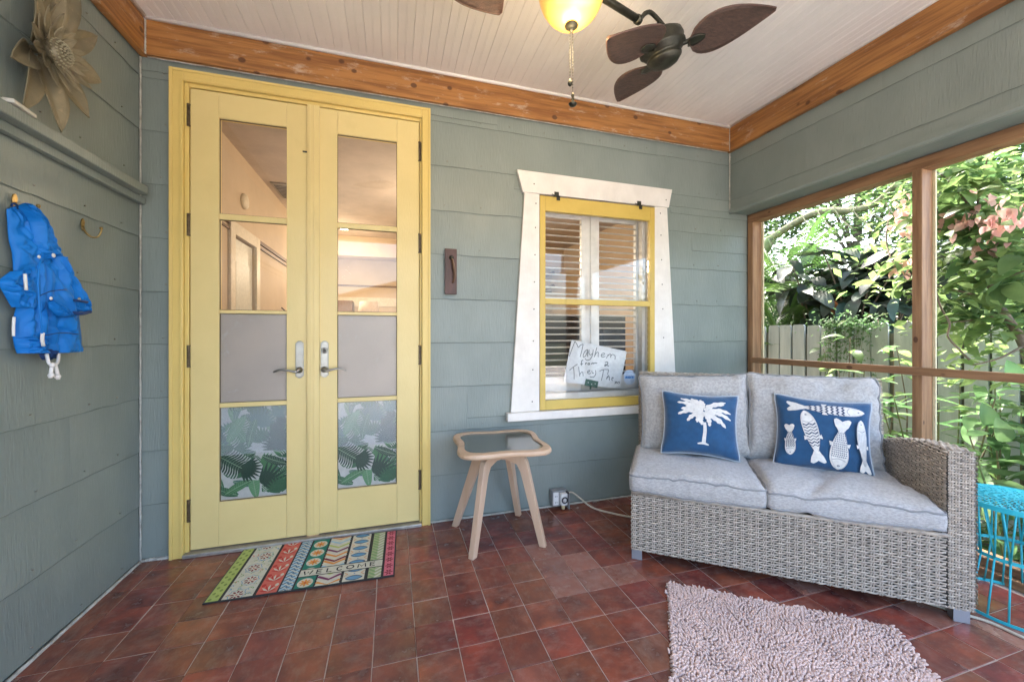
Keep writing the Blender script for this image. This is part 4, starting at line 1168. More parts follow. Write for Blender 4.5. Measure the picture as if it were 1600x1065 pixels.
chain("pull_chain", -.006, 0, -.391, -.585, [(.001,-.032),(.008,-.026),(.010,-.018),(.006,-.008),(.002,0)])
chain("pull_chain", .006, 0, -.391, -.640, [(.001,-.055),(.012,-.052),(.018,-.044),(.004,-.034),(.007,-.026),(.004,-.018),(.007,-.010),(.003,0)])
def blade(parent, C_, ax, e1, e2, phi, pitch):
    d = e1*math.cos(phi)+e2*math.sin(phi); q = ax.cross(d).normalized()
    q2 = (q*math.cos(pitch)+ax*math.sin(pitch)); nrm = d.cross(q2).normalized()
    r0, r1, W = .118, .465, .225
    def w(t): return W*.5*(math.sin(PI*min(1, t**.62*.985+.01))**.9)+.004
    def fn(u, v):
        s_ = u*2-1
        return C_+d*lerp(r0, r1, v)+q2*(w(v)*s_)+nrm*(.006*s_*s_+.012*v*v)
    m = MB(); m.grid(fn, 10, 18); o = m.build("blade", BLADE, parent, smooth=True)
    sd_ = o.modifiers.new("thickness", 'SOLIDIFY'); sd_.thickness = .007; sd_.offset = 0
    pth = [fn(0, k/18) for k in range(19)]+[fn(1, k/18) for k in range(18, -1, -1)]
    m = MB(); m.tube(pth, .0045, 6, closed=True); m.build("blade_rim", simple("blade_edge", (.10,.055,.045), .5) if "blade_edge" not in bpy.data.materials else bpy.data.materials["blade_edge"], o, smooth=True)
    m = MB(); m.tube([C_+d*.06, C_+d*.10+nrm*.0, C_+d*(r0+.03)], lambda t: .0085, 8)
    def pf(u, v): s_ = u*2-1; return C_+d*(r0-.008+.075*v)+q2*(.030*s_*math.sin(PI*min(1, .25+.7*v))**.6)+nrm*(-.008 if ax.dot(nrm) < 0 else .008)
    m.grid(pf, 4, 6)
    b_ = m.build("blade_iron", DARKM, parent, smooth=True)
    sd_ = b_.modifiers.new("thickness", 'SOLIDIFY'); sd_.thickness = .004; sd_.offset = 0
def head(side, ax, phi):
    C_ = ad*(side*AL); C_.z = 2.527-ZC
    arm_end = ad*(side*(AL-.02)); 
    m = MB(); m.tube([ad*(side*.02)+Vector((0,0,zA-.0)), ad*(side*(AL-.17))+Vector((0,0,zA))], .016, 10)
    m.lathe([(.019,-.012),(.021,0),(.019,.012)], 12, Matrix.Translation(ad*(side*(AL-.17))+Vector((0,0,zA))) @ ad.to_track_quat('Z', 'Y').to_matrix().to_4x4())
    m.build("arm", DARKM, cf, smooth=True)
    sq_ = Vector((-ad.y, ad.x, 0))
    a0 = ad*(side*(AL-.16))+Vector((0,0,zA))
    m = MB(); m.tube(spline([a0, a0+ad*(side*.04)+Vector((0,0,.05)), a0+ad*(side*.09)+Vector((0,0,.07)), a0+ad*(side*.20)+Vector((0,0,.035)), a0+ad*(side*.25)+Vector((0,0,.005))], 18), .010, 8)
    m.tube([a0+ad*(side*.13)+Vector((0,0,.055)), C_-ax*.055], .006, 6)
    m.tube([a0+ad*(side*.25)+Vector((0,0,.005)), C_-ax*.045+ad*(side*.03)], .009, 6)
    m.lathe([(.001,-.014),(.013,-.010),(.013,.010),(.001,.014)], 10, Matrix.Translation(a0+ad*(side*.255)+Vector((0,0,.005))))
    m.tube(spline([a0+ad*(side*.25)+Vector((0,0,.01)), a0+ad*(side*.27)+Vector((0,0,.03)), a0+ad*(side*.30)+Vector((0,0,.018))], 8), .004, 6)
    m.build("yoke", DARKM, cf, smooth=True)
    Mx = Matrix.Translation(C_) @ (-ax).to_track_quat('Z', 'Y').to_matrix().to_4x4() @ Matrix.Scale(1.22, 4)
    m = MB(); m.lathe([(.001,.062),(.03,.062),(.055,.056),(.078,.042),(.084,.022),(.080,.008),(.086,.002),(.086,-.008),(.074,-.014),(.074,-.020),(.064,-.024),(.062,-.034),(.066,-.037),(.064,-.045),(.048,-.062),(.026,-.072),(.001,-.076)], 30, Mx)
    m.build("motor_housing", DARKM, cf, smooth=True)
    e1 = Vector((1, 0, ax.x/-ax.z if ax.z else 0)); e1 = (e1-ax*e1.dot(ax)).normalized(); e2 = ax.cross(e1)
    for k in range(3): blade(cf, C_+ax*.016, ax, e1, e2, phi+k*2*PI/3, R((-18, 6, 7)[k]))
head(1, Vector((.30,.078,-1)).normalized(), .6423)
head(-1, Vector((.12,.05,-1)).normalized(), -.87)
# ================================================================ WICKER SOFA
SA = math.atan2(-.613, .79)
sofa = thing("wicker_sofa", "grey wicker loveseat with one arm, pale grey seat and back cushions, in the corner", "sofa", (1.19, 1.80, 0), SA)
AW0, AW1, SD = 1.236, 1.322, .70
def weave(f, A, B, name, rowp=.0110, warp=.0305, amp=.0040, seed=0, parent=None):
    """real strands: f(a, b, off) -> point; rows run along a, stakes along b"""
    rw_ = random.Random(seed); m = MB()
    nr = int(B/rowp); seg = max(6, int(A/warp*4))
    ra = rowp*.54
    for j in range(nr):
        b = (j+.5)*B/nr; ph = (j % 2)*PI; jit = rw_.uniform(-.0006, .0006); wj = rw_.uniform(.85, 1.12)
        vs = []
        for i in range(seg+1):
            a = A*i/seg
            s_ = math.sin(PI*a/warp+ph)
            o = .0035+amp*math.copysign(abs(s_)**.7, s_)+rw_.uniform(-.0004, .0004)
            db = jit+rw_.uniform(-.0004, .0004)
            for (k, h) in ((-.5, -.0016), (-.22, .0012), (.22, .0012), (.5, -.0016)):
                vs.append(f(a, b+db+k*ra*wj*1.35, o+h))
        fs = []
        for i in range(seg):
            for k in range(3): fs.append((i*4+k, (i+1)*4+k, (i+1)*4+k+1, i*4+k+1))
        m.add(vs, fs)
    ns = int(A/warp)
    for i in range(ns):
        for g in (-.0042, .0042):
            a = (i+.5)*warp+g+rw_.uniform(-.0006, .0006); vs = []
            if a > A: continue
            nb = max(4, int(B/.03))
            for j in range(nb+1):
                b = B*j/nb
                for (k, h) in ((-.0032, 0), (0, .0022), (.0032, 0)): vs.append(f(a+k, b, .0030+h))
            m.add(vs, [(j*3+k, (j+1)*3+k, (j+1)*3+k+1, j*3+k+1) for j in range(nb) for k in (0, 1)])
    return struct(m.build(name, WICK, parent or sofa), "stuff")
# dark inner bodies that the strands are woven round
m = MB(); m.box(.004, AW0, .004, SD, .052, .340); seatb = m.build("seat_base", WICK_IN, sofa)
weave(lambda a, b, o: (a, -o, .052+b), AW0-.004, .292, "front_weave", seed=1, parent=seatb)
weave(lambda a, b, o: (-o+.004, SD-a, .052+b), SD, .292, "side_weave", seed=2, parent=seatb)
m = MB(); m.tube([(0, -.004, .346), (AW0, -.004, .346)], .008, 8); m.build("seat_edge_braid", WICK, seatb, smooth=True)
def arm_z(y): return .690-.13*max(0, (y-.08)/.6)**1.6
ys_ = [i*SD/10 for i in range(11)]
m = MB(); vs = []
for y in ys_:
    z1 = arm_z(y)-.006; vs += [(AW0+.005, y+.004, .05), (AW1-.005, y+.004, .05), (AW1-.005, y+.004, z1), (AW0+.005, y+.004, z1)]
fs = [(k*4+i, k*4+(i+1) % 4, (k+1)*4+(i+1) % 4, (k+1)*4+i) for k in range(10) for i in range(4)]+[(3,2,1,0),(40,41,42,43)]
m.add(vs, fs); arm = m.build("armrest", WICK_IN, sofa, fix=True)
weave(lambda a, b, o: (AW0+.001+a, -o+.003, .050+b), AW1-AW0-.002, .642, "front_weave", seed=3, warp=.0205, parent=arm)
def armf(a, b, o):
    y = a-.004; zt = arm_z(max(0, y)); r = .016; H1 = zt-.32; W = AW1-AW0
    q = b
    if q < H1-r: return (AW0-o, y, .32+q)
    q -= H1-r
    if q < r*PI/2:
        t = q/r; return (AW0+r-(r+o)*math.cos(t), y, zt-r+(r+o)*math.sin(t))
    q -= r*PI/2
    if q < W-2*r: return (AW0+r+q, y, zt+o)
    q -= W-2*r
    if q < r*PI/2:
        t = q/r; return (AW1-r+(r+o)*math.sin(t), y, zt-r+(r+o)*math.cos(t))
    q -= r*PI/2
    return (AW1+o, y, max(.05, zt-r-q))
weave(armf, SD, (.69-.32)+.06+.62, "arm_weave", seed=4, parent=arm)
# backrest
bz = lambda x: .905
m = MB(); m.prism([(.615,.34),(.70,.34),(.70,.88),(.672,.895),(.655,.88)], 'x', .004, AW0+.03); back = m.build("backrest", WICK_IN, sofa, fix=True)
def backf(a, b, o):
    # up the front, over the top, down the back
    H1 = .545
    if b < H1: return (a, .612+.04*b/H1-o, .345+b)
    q = b-H1
    if q < .07: t = q/.07*PI; return (a, .676-(.024+o)*math.cos(t), .890+(.018+o)*math.sin(t))
    return (a, .700+o, max(.05, .885-(q-.07)))
weave(backf, AW0+.05, 1.45, "back_weave", seed=5, parent=back)
weave(lambda a, b, o: (.004-o, .700-a, .345+b), .075, .54, "side_weave", seed=6, parent=back)
FW = .052
for (x, y) in ((.0, .004), (AW1-FW-.016, .0), (.0, SD-FW-.01), (AW1-FW-.016, SD-FW-.01)):
    m = MB(); m.prism([(x,y),(x+FW,y),(x+FW*.9,y+FW*.9),(x+.004,y+FW*.9)], 'z', .0, .052); m.build("foot", SOFAFOOT, sofa, bevel=.002, fix=True)

def cushion_mesh(name, sx, sy, sz, r, bulge, seed, cell=.018, pull=0, wr_=.004, mt=LINEN, side=.006, shape=None):
    b = bmesh.new()
    nx, ny, nz_ = [max(3, int(s_/cell)) for s_ in (sx, sy, sz)]
    idx = {}
    def V(i, j, k):
        key = (i, j, k)
        if key not in idx: idx[key] = b.verts.new((i/nx*2-1, j/ny*2-1, k/nz_*2-1))
        return idx[key]
    for i in range(nx):
        for j in range(ny):
            b.faces.new((V(i,j,0),V(i,j+1,0),V(i+1,j+1,0),V(i+1,j,0))); b.faces.new((V(i,j,nz_),V(i+1,j,nz_),V(i+1,j+1,nz_),V(i,j+1,nz_)))
    for i in range(nx):
        for k in range(nz_):
            b.faces.new((V(i,0,k),V(i+1,0,k),V(i+1,0,k+1),V(i,0,k+1))); b.faces.new((V(i,ny,k),V(i,ny,k+1),V(i+1,ny,k+1),V(i+1,ny,k)))
    for j in range(ny):
        for k in range(nz_):
            b.faces.new((V(0,j,k),V(0,j,k+1),V(0,j+1,k+1),V(0,j+1,k))); b.faces.new((V(nx,j,k),V(nx,j+1,k),V(nx,j+1,k+1),V(nx,j,k+1)))
    def warp(p):
        q = Vector((p.x*sx/2, p.y*sy/2, p.z*sz/2))
        c = Vector((max(-sx/2+r, min(sx/2-r, q.x)), max(-sy/2+r, min(sy/2-r, q.y)), max(-sz/2+r, min(sz/2-r, q.z))))
        d = q-c
        if d.length > 1e-9: q = c+d.normalized()*max(abs(d.x), abs(d.y), abs(d.z))
        fx_ = (1-p.x**2); fy_ = (1-p.y**2); fz = (1-p.z**2)
        q.z += p.z*bulge*(fx_*fy_)**.6
        q.y += p.y*side*fz; q.x += p.x*side*fz
        # gathered wrinkles running in from the edges plus soft lumps
        e = math.exp(-(1-abs(p.x))*5)+math.exp(-(1-abs(p.y))*5)
        w = wr_*(nz(q.x*6+seed, q.y*6, seed)*1.6+.7*nz(q.x*14, q.y*14+seed, q.z*8+seed))
        w += wr_*.8*e*math.sin(q.x*70+3*nz(q.x*8, q.y*8, seed))*fz*0+wr_*.9*math.exp(-(1-abs(p.y))*7)*nz(q.x*38, q.y*5, seed+2)+wr_*.9*math.exp(-(1-abs(p.x))*7)*nz(q.x*5, q.y*38, seed+3)
        # a few sharp creases
        for t_ in range(3):
            cx_ = nz(seed, t_*3.1)*.8; an = nz(seed+4, t_*2.7)*3
            dd = (q.x/sx*2-cx_)*math.cos(an)+(q.y/sy*2-nz(seed+9, t_)*.8)*math.sin(an)
            w -= wr_*1.3*math.exp(-(dd*16)**2)*max(0, nz(q.x*3+t_, q.y*3, seed)+.35)
        q.z += p.z*w if abs(p.z) > .5 else 0
        q.x += .3*w; q.y += .35*w
        q.x *= 1-pull*(1-p.y**2)*abs(p.x)**3; q.y *= 1-pull*(1-p.x**2)*abs(p.y)**3
        return q
    for v in b.verts: v.co = warp(v.co.copy())
    for f in b.faces: f.smooth = True
    me = bpy.data.meshes.new(name); b.to_mesh(me); b.free(); me.materials.append(mt)
    return me, warp
def cushion(name, sx, sy, sz, r, bulge, seed, loc, rot, parent, **k):
    me, warp = cushion_mesh(name, sx, sy, sz, r, bulge, seed, **k)
    o = link(name, me, parent); o.location = loc; o.rotation_euler = rot
    for s_ in (-1, 1):
        path = []
        N_ = 26
        for i in range(4*N_):
            e, t = divmod(i, N_); t = t/N_*2-1
            p = [(t,-1),(1,t),(-t,1),(-1,-t)][e]
            q = warp(Vector((p[0], p[1], s_*.72)))
            q = q+Vector((p[0] if abs(p[0]) == 1 else 0, p[1] if abs(p[1]) == 1 else 0, 0))*.001
            path.append(q)
        m = MB(); m.tube(path, .0042, 6, closed=True); m.build("piping", PIPING, o, smooth=True)
    return o
c = cushion("seat_cushion", .604, .60, .112, .026, .016, 3.1, (.296, .275, .404), (0, 0, 0), sofa, wr_=.009)
c = cushion("seat_cushion", .622, .60, .112, .026, .018, 8.4, (.916, .275, .404), (0, 0, 0), sofa, wr_=.010)
c = cushion("back_cushion", .61, .475, .10, .030, .055, 5.2, (.318, .535, .675), (R(90-13), R(-2), R(1)), sofa, wr_=.013, side=.004, pull=.05)
c = cushion("back_cushion", .625, .495, .10, .030, .060, 11.7, (.915, .525, .69), (R(90-12), R(1), R(-2)), sofa, wr_=.016, side=.004, pull=.055)

# ---- throw pillows lying on the sofa ----------------------------------------
def sofa_to_world(x, y): return (1.19+x*math.cos(SA)-y*math.sin(SA), 1.80+x*math.sin(SA)+y*math.cos(SA))
def pillow(label, w, h, T, seed, lx, ly, lz, lean, roll, yaw=0):
    X, Y = sofa_to_world(lx, ly)
    t = thing("throw_pillow", label, "pillow", (X, Y, lz))
    t.rotation_mode = 'XYZ'
    t.matrix_world = Matrix.Translation((X, Y, lz)) @ Matrix.Rotation(SA+yaw, 4, 'Z') @ Matrix.Rotation(-lean, 4, 'X') @ Matrix.Rotation(roll, 4, 'Y')
    def surf(u, v, side, off=0):
        """u,v in -1..1; front is -y"""
        px_ = u*w/2*(1-.11*(1-u*u*0)*(1-abs(v)**2.2)*abs(u)**2)
        pz_ = v*h/2*(1-.12*(1-abs(u)**2.2)*abs(v)**2)
        # rounded corners
        cr = max(0, abs(u)+abs(v)-1.80)*.16
        px_ -= math.copysign(cr*w*.5, u); pz_ -= math.copysign(cr*h*.5, v)
        e = max(0, (1-u*u)*(1-v*v))
        th = T*.5*e**.42
        wv = .0040*(nz(u*2.5+seed, v*2.5, seed)*1.3)+.0035*math.exp(-(1-abs(v))*5)*nz(u*13, v*2, seed+1)*2+.0035*math.exp(-(1-abs(u))*5)*nz(u*2, v*13, seed+2)*2
        wv += .003*nz(u*3+v*7+seed, v*2-u*5, seed+5)
        return (px_, side*(th+off)+wv*min(1, e*6), pz_)
    m = MB(); n = 34
    m.grid(lambda a, b: surf(a*2-1, b*2-1, -1), n, n)
    m.grid(lambda a, b: surf(1-a*2, b*2-1, 1), n, n)
    b = bmesh.new(); me = m.mesh("cover", [BLUEF], True); b.from_mesh(me); bmesh.ops.remove_doubles(b, verts=b.verts, dist=.0003); b.to_mesh(me); b.free()
    cov = link("cover", me, t)
    P = []
    for i in range(120):
        e, q = divmod(i, 30); q = q/30*2-1
        p = [(q,-1),(1,q),(-q,1),(-1,-q)][e]; P.append(surf(p[0], p[1], 1))
    m = MB(); m.tube(P, .0042, 6, closed=True); m.build("piping", simple("pale_blue_piping", (.46,.52,.58), .8) if "pale_blue_piping" not in bpy.data.materials else bpy.data.materials["pale_blue_piping"], t, smooth=True)
    return t, cov, (lambda a, b_, o: surf(a, b_, -1, .0012+o))
# palm pillow; motif coordinates: u right, v up, -1..1
t, cov, f = pillow("blue throw pillow with a white palm tree, on the left sofa cushion", .415, .37, .165, 2.2, .345, .362, .648, R(17), R(2.0), R(3))
pr = Print(f); pr.step = .00025
def pm(x, y): return ((x-325)/245, (365-y)/235+.08)   # places in the enlarged crop of the pillow
rp = random.Random(2)
pr.ribbon([pm(345,375), pm(348,430), pm(343,490), pm(342,530)], lambda t_: .075+.02*t_, nw=2, n=10)
pr.ribbon([pm(305,530), pm(340,524), pm(372,534)], lambda t_: .03+.04*math.sin(PI*t_), nw=2, n=8)
FR = [((345,290),(480,218)),((345,290),(470,235)),((350,300),(515,300)),((345,310),(515,345)),((350,320),(478,400)),((345,320),(440,375)),((340,310),(375,400)),((335,315),(330,395)),((330,310),(240,375)),((330,305),(180,330)),((330,290),(178,240)),((335,280),(200,208)),((340,275),(265,200)),((335,275),(320,205)),((335,300),(200,290)),((340,300),(300,380)),((330,290),(230,265))]
for (a, b) in FR:
    a = Vector(pm(*a)); b = Vector(pm(*b)); q = Vector((-(b-a).y, (b-a).x))*.12*(1 if b.x > a.x else -1)
    L = (b-a).length
    ph = rp.uniform(0, 6)
    pr.ribbon([a, (a+b)/2+q, b], lambda t_: .115*(math.sin(PI*min(1, .12+.86*t_))**.6)*(1+.22*math.sin(t_*26+ph)), nw=3, n=18)
for k in range(26):
    a = rp.uniform(0, 6.28); r_ = rp.uniform(.0, .2); c0 = Vector(pm(335, 295))+Vector((math.cos(a), .8*math.sin(a)))*r_
    pr.ribbon([c0, c0+Vector((math.cos(a)*.14, math.sin(a)*.10))], lambda t_: .05*math.sin(PI*min(1, t_*.9+.1)), nw=2, n=5)
o = pr.mb.build("palm_applique", CREAMF, t, smooth=True)
# fish pillow
t, cov, f = pillow("blue throw pillow with five embroidered white fish, on the right sofa cushion", .43, .40, .165, 7.9, .925, .375, .638, R(19), R(3), R(-6))
pr = Print(f); pr.step = .00015
def pf_(x, y): return ((x-1140)/300, (450-y)/240+.02)
def fish(head, tail, W, bend, style, fins=True):
    W *= 1.5
    a, b = Vector(pf_(*head)), Vector(pf_(*tail)); d = b-a; L = d.length; dn = d.normalized(); q = Vector((-dn.y, dn.x))
    C = lambda s_: a+d*s_+q*(bend*math.sin(PI*s_))
    prof = lambda s_: max(.02, W*math.sin(PI*min(1, (max(0, s_)/.88)**.72))**.75+.006)
    pts = [C(i/20*.80) for i in range(21)]
    pr.ribbon(pts, lambda t_: prof(t_*.86), 0, nw=4)
    e = C(.78)
    for s_ in (-1, 1):   # forked tail
        tp = C(1)+q*(s_*W*.42)
        pr.ribbon([C(.72), C(.84)+q*(s_*W*.06), C(.92)+q*(s_*W*.20), tp], lambda t_: .045+W*.40*math.sin(PI*min(1, t_*.98))**1.0, 0, nw=3, n=10)
    if fins:
        for s_ in (-1, 1):
            c0 = C(.52)+q*(s_*W*.40); pr.ribbon([c0-dn*.03, c0+q*(s_*W*.18)+dn*L*.03], lambda t_: L*.09*(1-t_)+.004, 0, nw=1, n=3)
    NV = 1; TN = 2
    pr.disc(*(C(.085)), W*.07, W*.07, NV); pr.disc(*(C(.085)), W*.032, W*.032, 0)
    pr.ribbon([C(.2)+q*(W*.36), C(.235), C(.2)-q*(W*.36)], .008, NV, n=8)
    if style == 'zig':
        for i in range(8):
            s0 = .26+i*.055
            w0 = prof(s0)*.42
            pr.ribbon([C(s0)+q*w0, C(s0+.03)+q*w0*.5, C(s0)+q*0, C(s0+.03)-q*w0*.5, C(s0)-q*w0], .020 if i % 3 else .030, NV)
    elif style == 'wave':
        for i in range(7):
            s0 = .27+i*.068; w0 = prof(s0)*.46
            pr.ribbon([C(s0+(.028 if k % 2 else 0))+q*(w0*(1-2*k/6)) for k in range(7)], .040, NV)
    elif style == 'scale':
        for i in range(12):
            s0 = .27+i*.040; w0 = prof(s0)*.42; n_ = max(2, int(w0*2/.036))
            for k in range(n_):
                c0 = C(s0)+q*(w0*(1-2*(k+.5+.25*(i % 2))/n_)); pr.ribbon([c0, c0+dn*.022+q*.012], .019, NV if W > .17 else TN)
    elif style == 'line':
        for k in range(6):
            o_2 = (k-2.5)/6; pr.ribbon([C(s_/8*.62+.25)+q*(prof(s_/8*.6+.25)*o_2) for s_ in range(9)], .006, 3)
    # outline stitching
    for s_ in (-1, 1): pr.ribbon([C(.02+i*.76/16)+q*(s_*prof(.02+i*.80/16)*.43) for i in range(17)], .006, 3)
fish((1385,298),(915,300), .19, .0, 'wave'); fish((1020,325),(1110,650), .205, .02, 'zig'); fish((1218,675),(1245,360), .235, .03, 'scale')
fish((1352,352),(1372,660), .145, -.01, 'line'); fish((935,618),(918,430), .155, 0, 'scale')
o = pr.mb.build("fish_applique", [CREAMF, NAVYF, TANF, simple("silver_thread", (.36,.38,.40), .7)], t, smooth=True)

# ================================================================ RUG
rug = thing("shag_rug", "mauve pink chenille shag rug on the tiles in front of the sofa", "rug", (1.222, 1.572, 0), R(-36.3))
RWd, RDp = .845, .60
m = MB(); m.box(.008, RWd-.008, -RDp+.008, -.008, .0012, .006); m.build("backing", simple("rug_backing", (.30,.22,.2), .95), rug)
m = MB(); rr = random.Random(9)
sp = .0090
ny_, nx_ = int(RDp/sp), int(RWd/sp)
for j in range(ny_):
    for i in range(nx_):
        x = (i+.5+.5*(j % 2)+rr.uniform(-.35, .35))*sp; y = -(j+.5+rr.uniform(-.35, .35))*sp
        edge = min(x, RWd-x, -y, RDp+y) < .012
        a = rr.uniform(-.9, .9)+7*nz(x*6, y*6); le = rr.uniform(.3, 1.1) if not edge else 1.2
        if edge:
            a = math.atan2(y+RDp/2, x-RWd/2)+rr.uniform(-.7, .7) if False else a
        dx, dy = math.cos(a), math.sin(a); r = rr.uniform(.0035, .0045); h = rr.uniform(.0115, .0150)+.003*nz(x*9, y*9, 4)
        p0 = Vector((x, y, .004)); p1 = Vector((x+dx*.004*le, y+dy*.004*le, h*.62)); p2 = Vector((x+dx*.009*le, y+dy*.009*le, h)); p3 = Vector((x+dx*.013*le, y+dy*.013*le, h+.0005))
        m.tube((p0, p1, p2, p3), lambda t_: r*(1 if t_ < .9 else .55), 6)
struct(m.build("pile", RUGM, rug, smooth=True), "stuff")

# ================================================================ DOORMAT
MW, MH = .792, .456
dm = thing("doormat", "colourful striped welcome mat on the tiles in front of the yellow doors", "doormat", (-.779, 2.022, 0), R(-2.0))
m = MB(); m.box(0, MW, 0, MH, .0012, .0075); m.build("rubber_base", MATBLK, dm, bevel=.002)
MC = [simple(n_, c_, .9, bump=.5) for n_, c_ in (("mat_cream", (.60,.58,.46)), ("mat_lime", (.42,.50,.14)), ("mat_olive", (.20,.27,.06)), ("mat_navy", (.03,.07,.14)), ("mat_blue", (.13,.30,.46)),
      ("mat_maroon", (.20,.02,.035)), ("mat_coral", (.62,.14,.10)), ("mat_red", (.50,.04,.03)), ("mat_teal", (.02,.20,.14)), ("mat_orange", (.68,.27,.05)), ("mat_pink", (.62,.16,.20)), ("mat_plum", (.18,.03,.10)),
      ("mat_green", (.22,.36,.14)), ("mat_sky", (.32,.50,.60)), ("mat_black", (.02,.02,.02)), ("mat_sage", (.36,.42,.22)))]
CR,LI,OL,NA,BL,MA,CO,RE,TE,OR,PI_,PL,GR,SK,BK,SG = range(16)
pr = Print(lambda a, b, o: (min(max(a, .004), MW-.004), min(max(b, .004), MH-.004), .0078+o)); pr.step = .000004
def stripe(x0, x1, c): pr.poly([(x0,.006),(x1,.006),(x1,MH-.006),(x0,MH-.006)], c)
# lime band with olive diamonds
stripe(.006,.056,LI)
for k in range(11):
    for g in (0, 1): pr.disc(.020+.020*g, .02+k*.042+.021*g, .007, .010, OL, n=6)
# cream floral band
stripe(.068,.188,CR)
rk = random.Random(5)
for k in range(5):
    cy = .03+k*.105; cx_ = .118+(.02 if k % 2 else 0)
    for p in range(8):
        a = PI/4*p; pr.disc(cx_+.018*math.cos(a), cy+.022*math.sin(a), .009, .0045, MA, rot=a, n=8)
    pr.ribbon([(cx_+.034*math.cos(2*PI*i/24)*(1+.12*math.cos(8*PI*i/24*2)), cy+.038*math.sin(2*PI*i/24)*(1+.12*math.cos(8*PI*i/24*2))) for i in range(24)], .003, BL, closed=True)
    pr.disc(cx_, cy, .005, .005, CO, n=8)
for k in range(90):
    x, y, a = rk.uniform(.074,.182), rk.uniform(.012,MH-.012), rk.uniform(0, 3)
    if min(abs(y-(.03+q*.105)) for q in range(5)) < .038 and abs(x-.125) < .03: continue
    pr.ribbon([(x, y), (x+.010*math.cos(a), y+.010*math.sin(a)), (x+.014*math.cos(a+.8), y+.018*math.sin(a+.8))], .0038, rk.choice((GR, GR, BL, SG, CO)), n=5)
# coral leaf band
stripe(.201,.283,CO)
for k in range(6):
    cy = .02+k*.08; cx_ = .242
    for p in range(7):
        a = .25+p*.44; pr.ribbon([(cx_, cy), (cx_+.038*math.cos(a), cy+.052*math.sin(a))], lambda t_: .010*math.sin(PI*min(1, t_+.08)), CR if p % 2 else RE, n=6)
    pr.disc(.215, cy+.05, .010, .012, RE, n=7); pr.disc(.270, cy+.045, .008, .012, CR, n=7)
# blue lattice
stripe(.291,.343,SK)
for k in range(-2, 20):
    y = k*.028
    pr.ribbon([(.292, y), (.342, y+.040)], .006, NA); pr.ribbon([(.342, y), (.292, y+.040)], .006, CR)
    pr.disc(.317, y+.006, .006, .006, NA, n=4)
# teal rosettes
stripe(.352,.432,TE)
for k in range(5):
    cy = .045+k*.088
    pr.disc(.392, cy, .034, .036, CR, n=20)
    for p in range(8): pr.disc(.392+.015*math.cos(PI/4*p), cy+.015*math.sin(PI/4*p), .013, .0052, OR, rot=PI/4*p, n=8)
    pr.disc(.392, cy, .005, .005, RE, n=8)
# chevrons
stripe(.441,.543,CR)
cc = [OR, CR, PL, CR, LI, CR, SK, CR, OR, MA, CR]
for k in range(-2, 25):
    y = k*.0225; pr.ribbon([(.441, y+.034), (.492, y), (.543, y+.034)], .0155, cc[k % len(cc)])
# cream band with blue eyes
stripe(.556,.653,CR)
for k in range(7):
    cy = .03+k*.068
    pr.ribbon([(.566, cy), (.605, cy), (.645, cy)], lambda t_: .040*math.sin(PI*t_)+.001, NA, n=14); pr.ribbon([(.572, cy), (.605, cy), (.639, cy)], lambda t_: .028*math.sin(PI*t_)+.001, BL, n=14)
    pr.disc(.605, cy+.034, .004, .004, BL, n=8)
    for s_ in (-1, 1): pr.ribbon([(.605+s_*.045, cy+.02), (.605+s_*.03, cy+.034), (.605+s_*.045, cy+.048)], .004, OR)
# sage herringbone
stripe(.669,.729,SG)
for k in range(-1, 18):
    y = k*.028; pr.ribbon([(.671, y+.026), (.699, y)], .010, GR); pr.ribbon([(.699, y+.008), (.727, y+.032)], .010, CR)
# pink flowers
stripe(.741,.786,PI_)
for k in range(8):
    cy = .034+k*.056
    for p in range(6): pr.disc(.7635+.011*math.cos(PI/3*p), cy+.014*math.sin(PI/3*p), .0095, .0045, MA, rot=PI/3*p, n=7)
# WELCOME strip
pr.poly([(.346,.092),(.735,.092),(.735,.160),(.346,.160)], BK); pr.poly([(.351,.098),(.730,.098),(.730,.154),(.351,.154)], CR)
LT = {'W': [[(0,1),(.25,0),(.5,.75),(.75,0),(1,1)]], 'E': [[(.9,1),(.1,1),(.1,0),(.9,0)],[(.1,.52),(.8,.52)]], 'L': [[(.1,1),(.1,0),(.9,0)]],
      'C': [[(.9,.82),(.7,.98),(.35,.98),(.1,.75),(.1,.25),(.35,.02),(.7,.02),(.9,.18)]], 'O': [[(.5,1),(.12,.8),(.02,.5),(.12,.2),(.5,0),(.88,.2),(.98,.5),(.88,.8),(.5,1)]], 'M': [[(.02,0),(.1,1),(.5,.25),(.9,1),(.98,0)]]}
x = .368
for ch_ in "WELCOME":
    w_ = {'W': .038, 'M': .038, 'O': .034}.get(ch_, .027)
    for s_ in LT[ch_]: pr.ribbon([(x+p[0]*w_, .110+p[1]*.032) for p in s_], .0070, BK)
    x += w_+.0185
pr.mb.build("woven_pattern", MC, dm)

# ================================================================ TURQUOISE WIRE TABLE
tt = thing("wire_side_table", "round turquoise wire side table with a pierced top beside the sofa arm", "side table", (2.545, 1.005, 0))
def ring(r, z, h, w=.003):
    m = MB(); n = 56; vs = []
    for k in range(n):
        t_ = 2*PI*k/n; c, s_ = math.cos(t_), math.sin(t_)
        vs += [((r-w)*c,(r-w)*s_,z),(r*c,r*s_,z),(r*c,r*s_,z+h),((r-w)*c,(r-w)*s_,z+h)]
    m.add(vs, [(k*4+i, k*4+(i+1) % 4, ((k+1) % n)*4+(i+1) % 4, ((k+1) % n)*4+i) for k in range(n) for i in range(4)])
    return m
RT_, RM_, RB_, HT = .190, .150, .205, .462
ring(RT_, HT-.020, .020).build("top_ring", TURQ, tt, fix=True); ring(RM_, .228, .014).build("waist_ring", TURQ, tt, fix=True); ring(RB_, .001, .012).build("base_ring", TURQ, tt, fix=True)
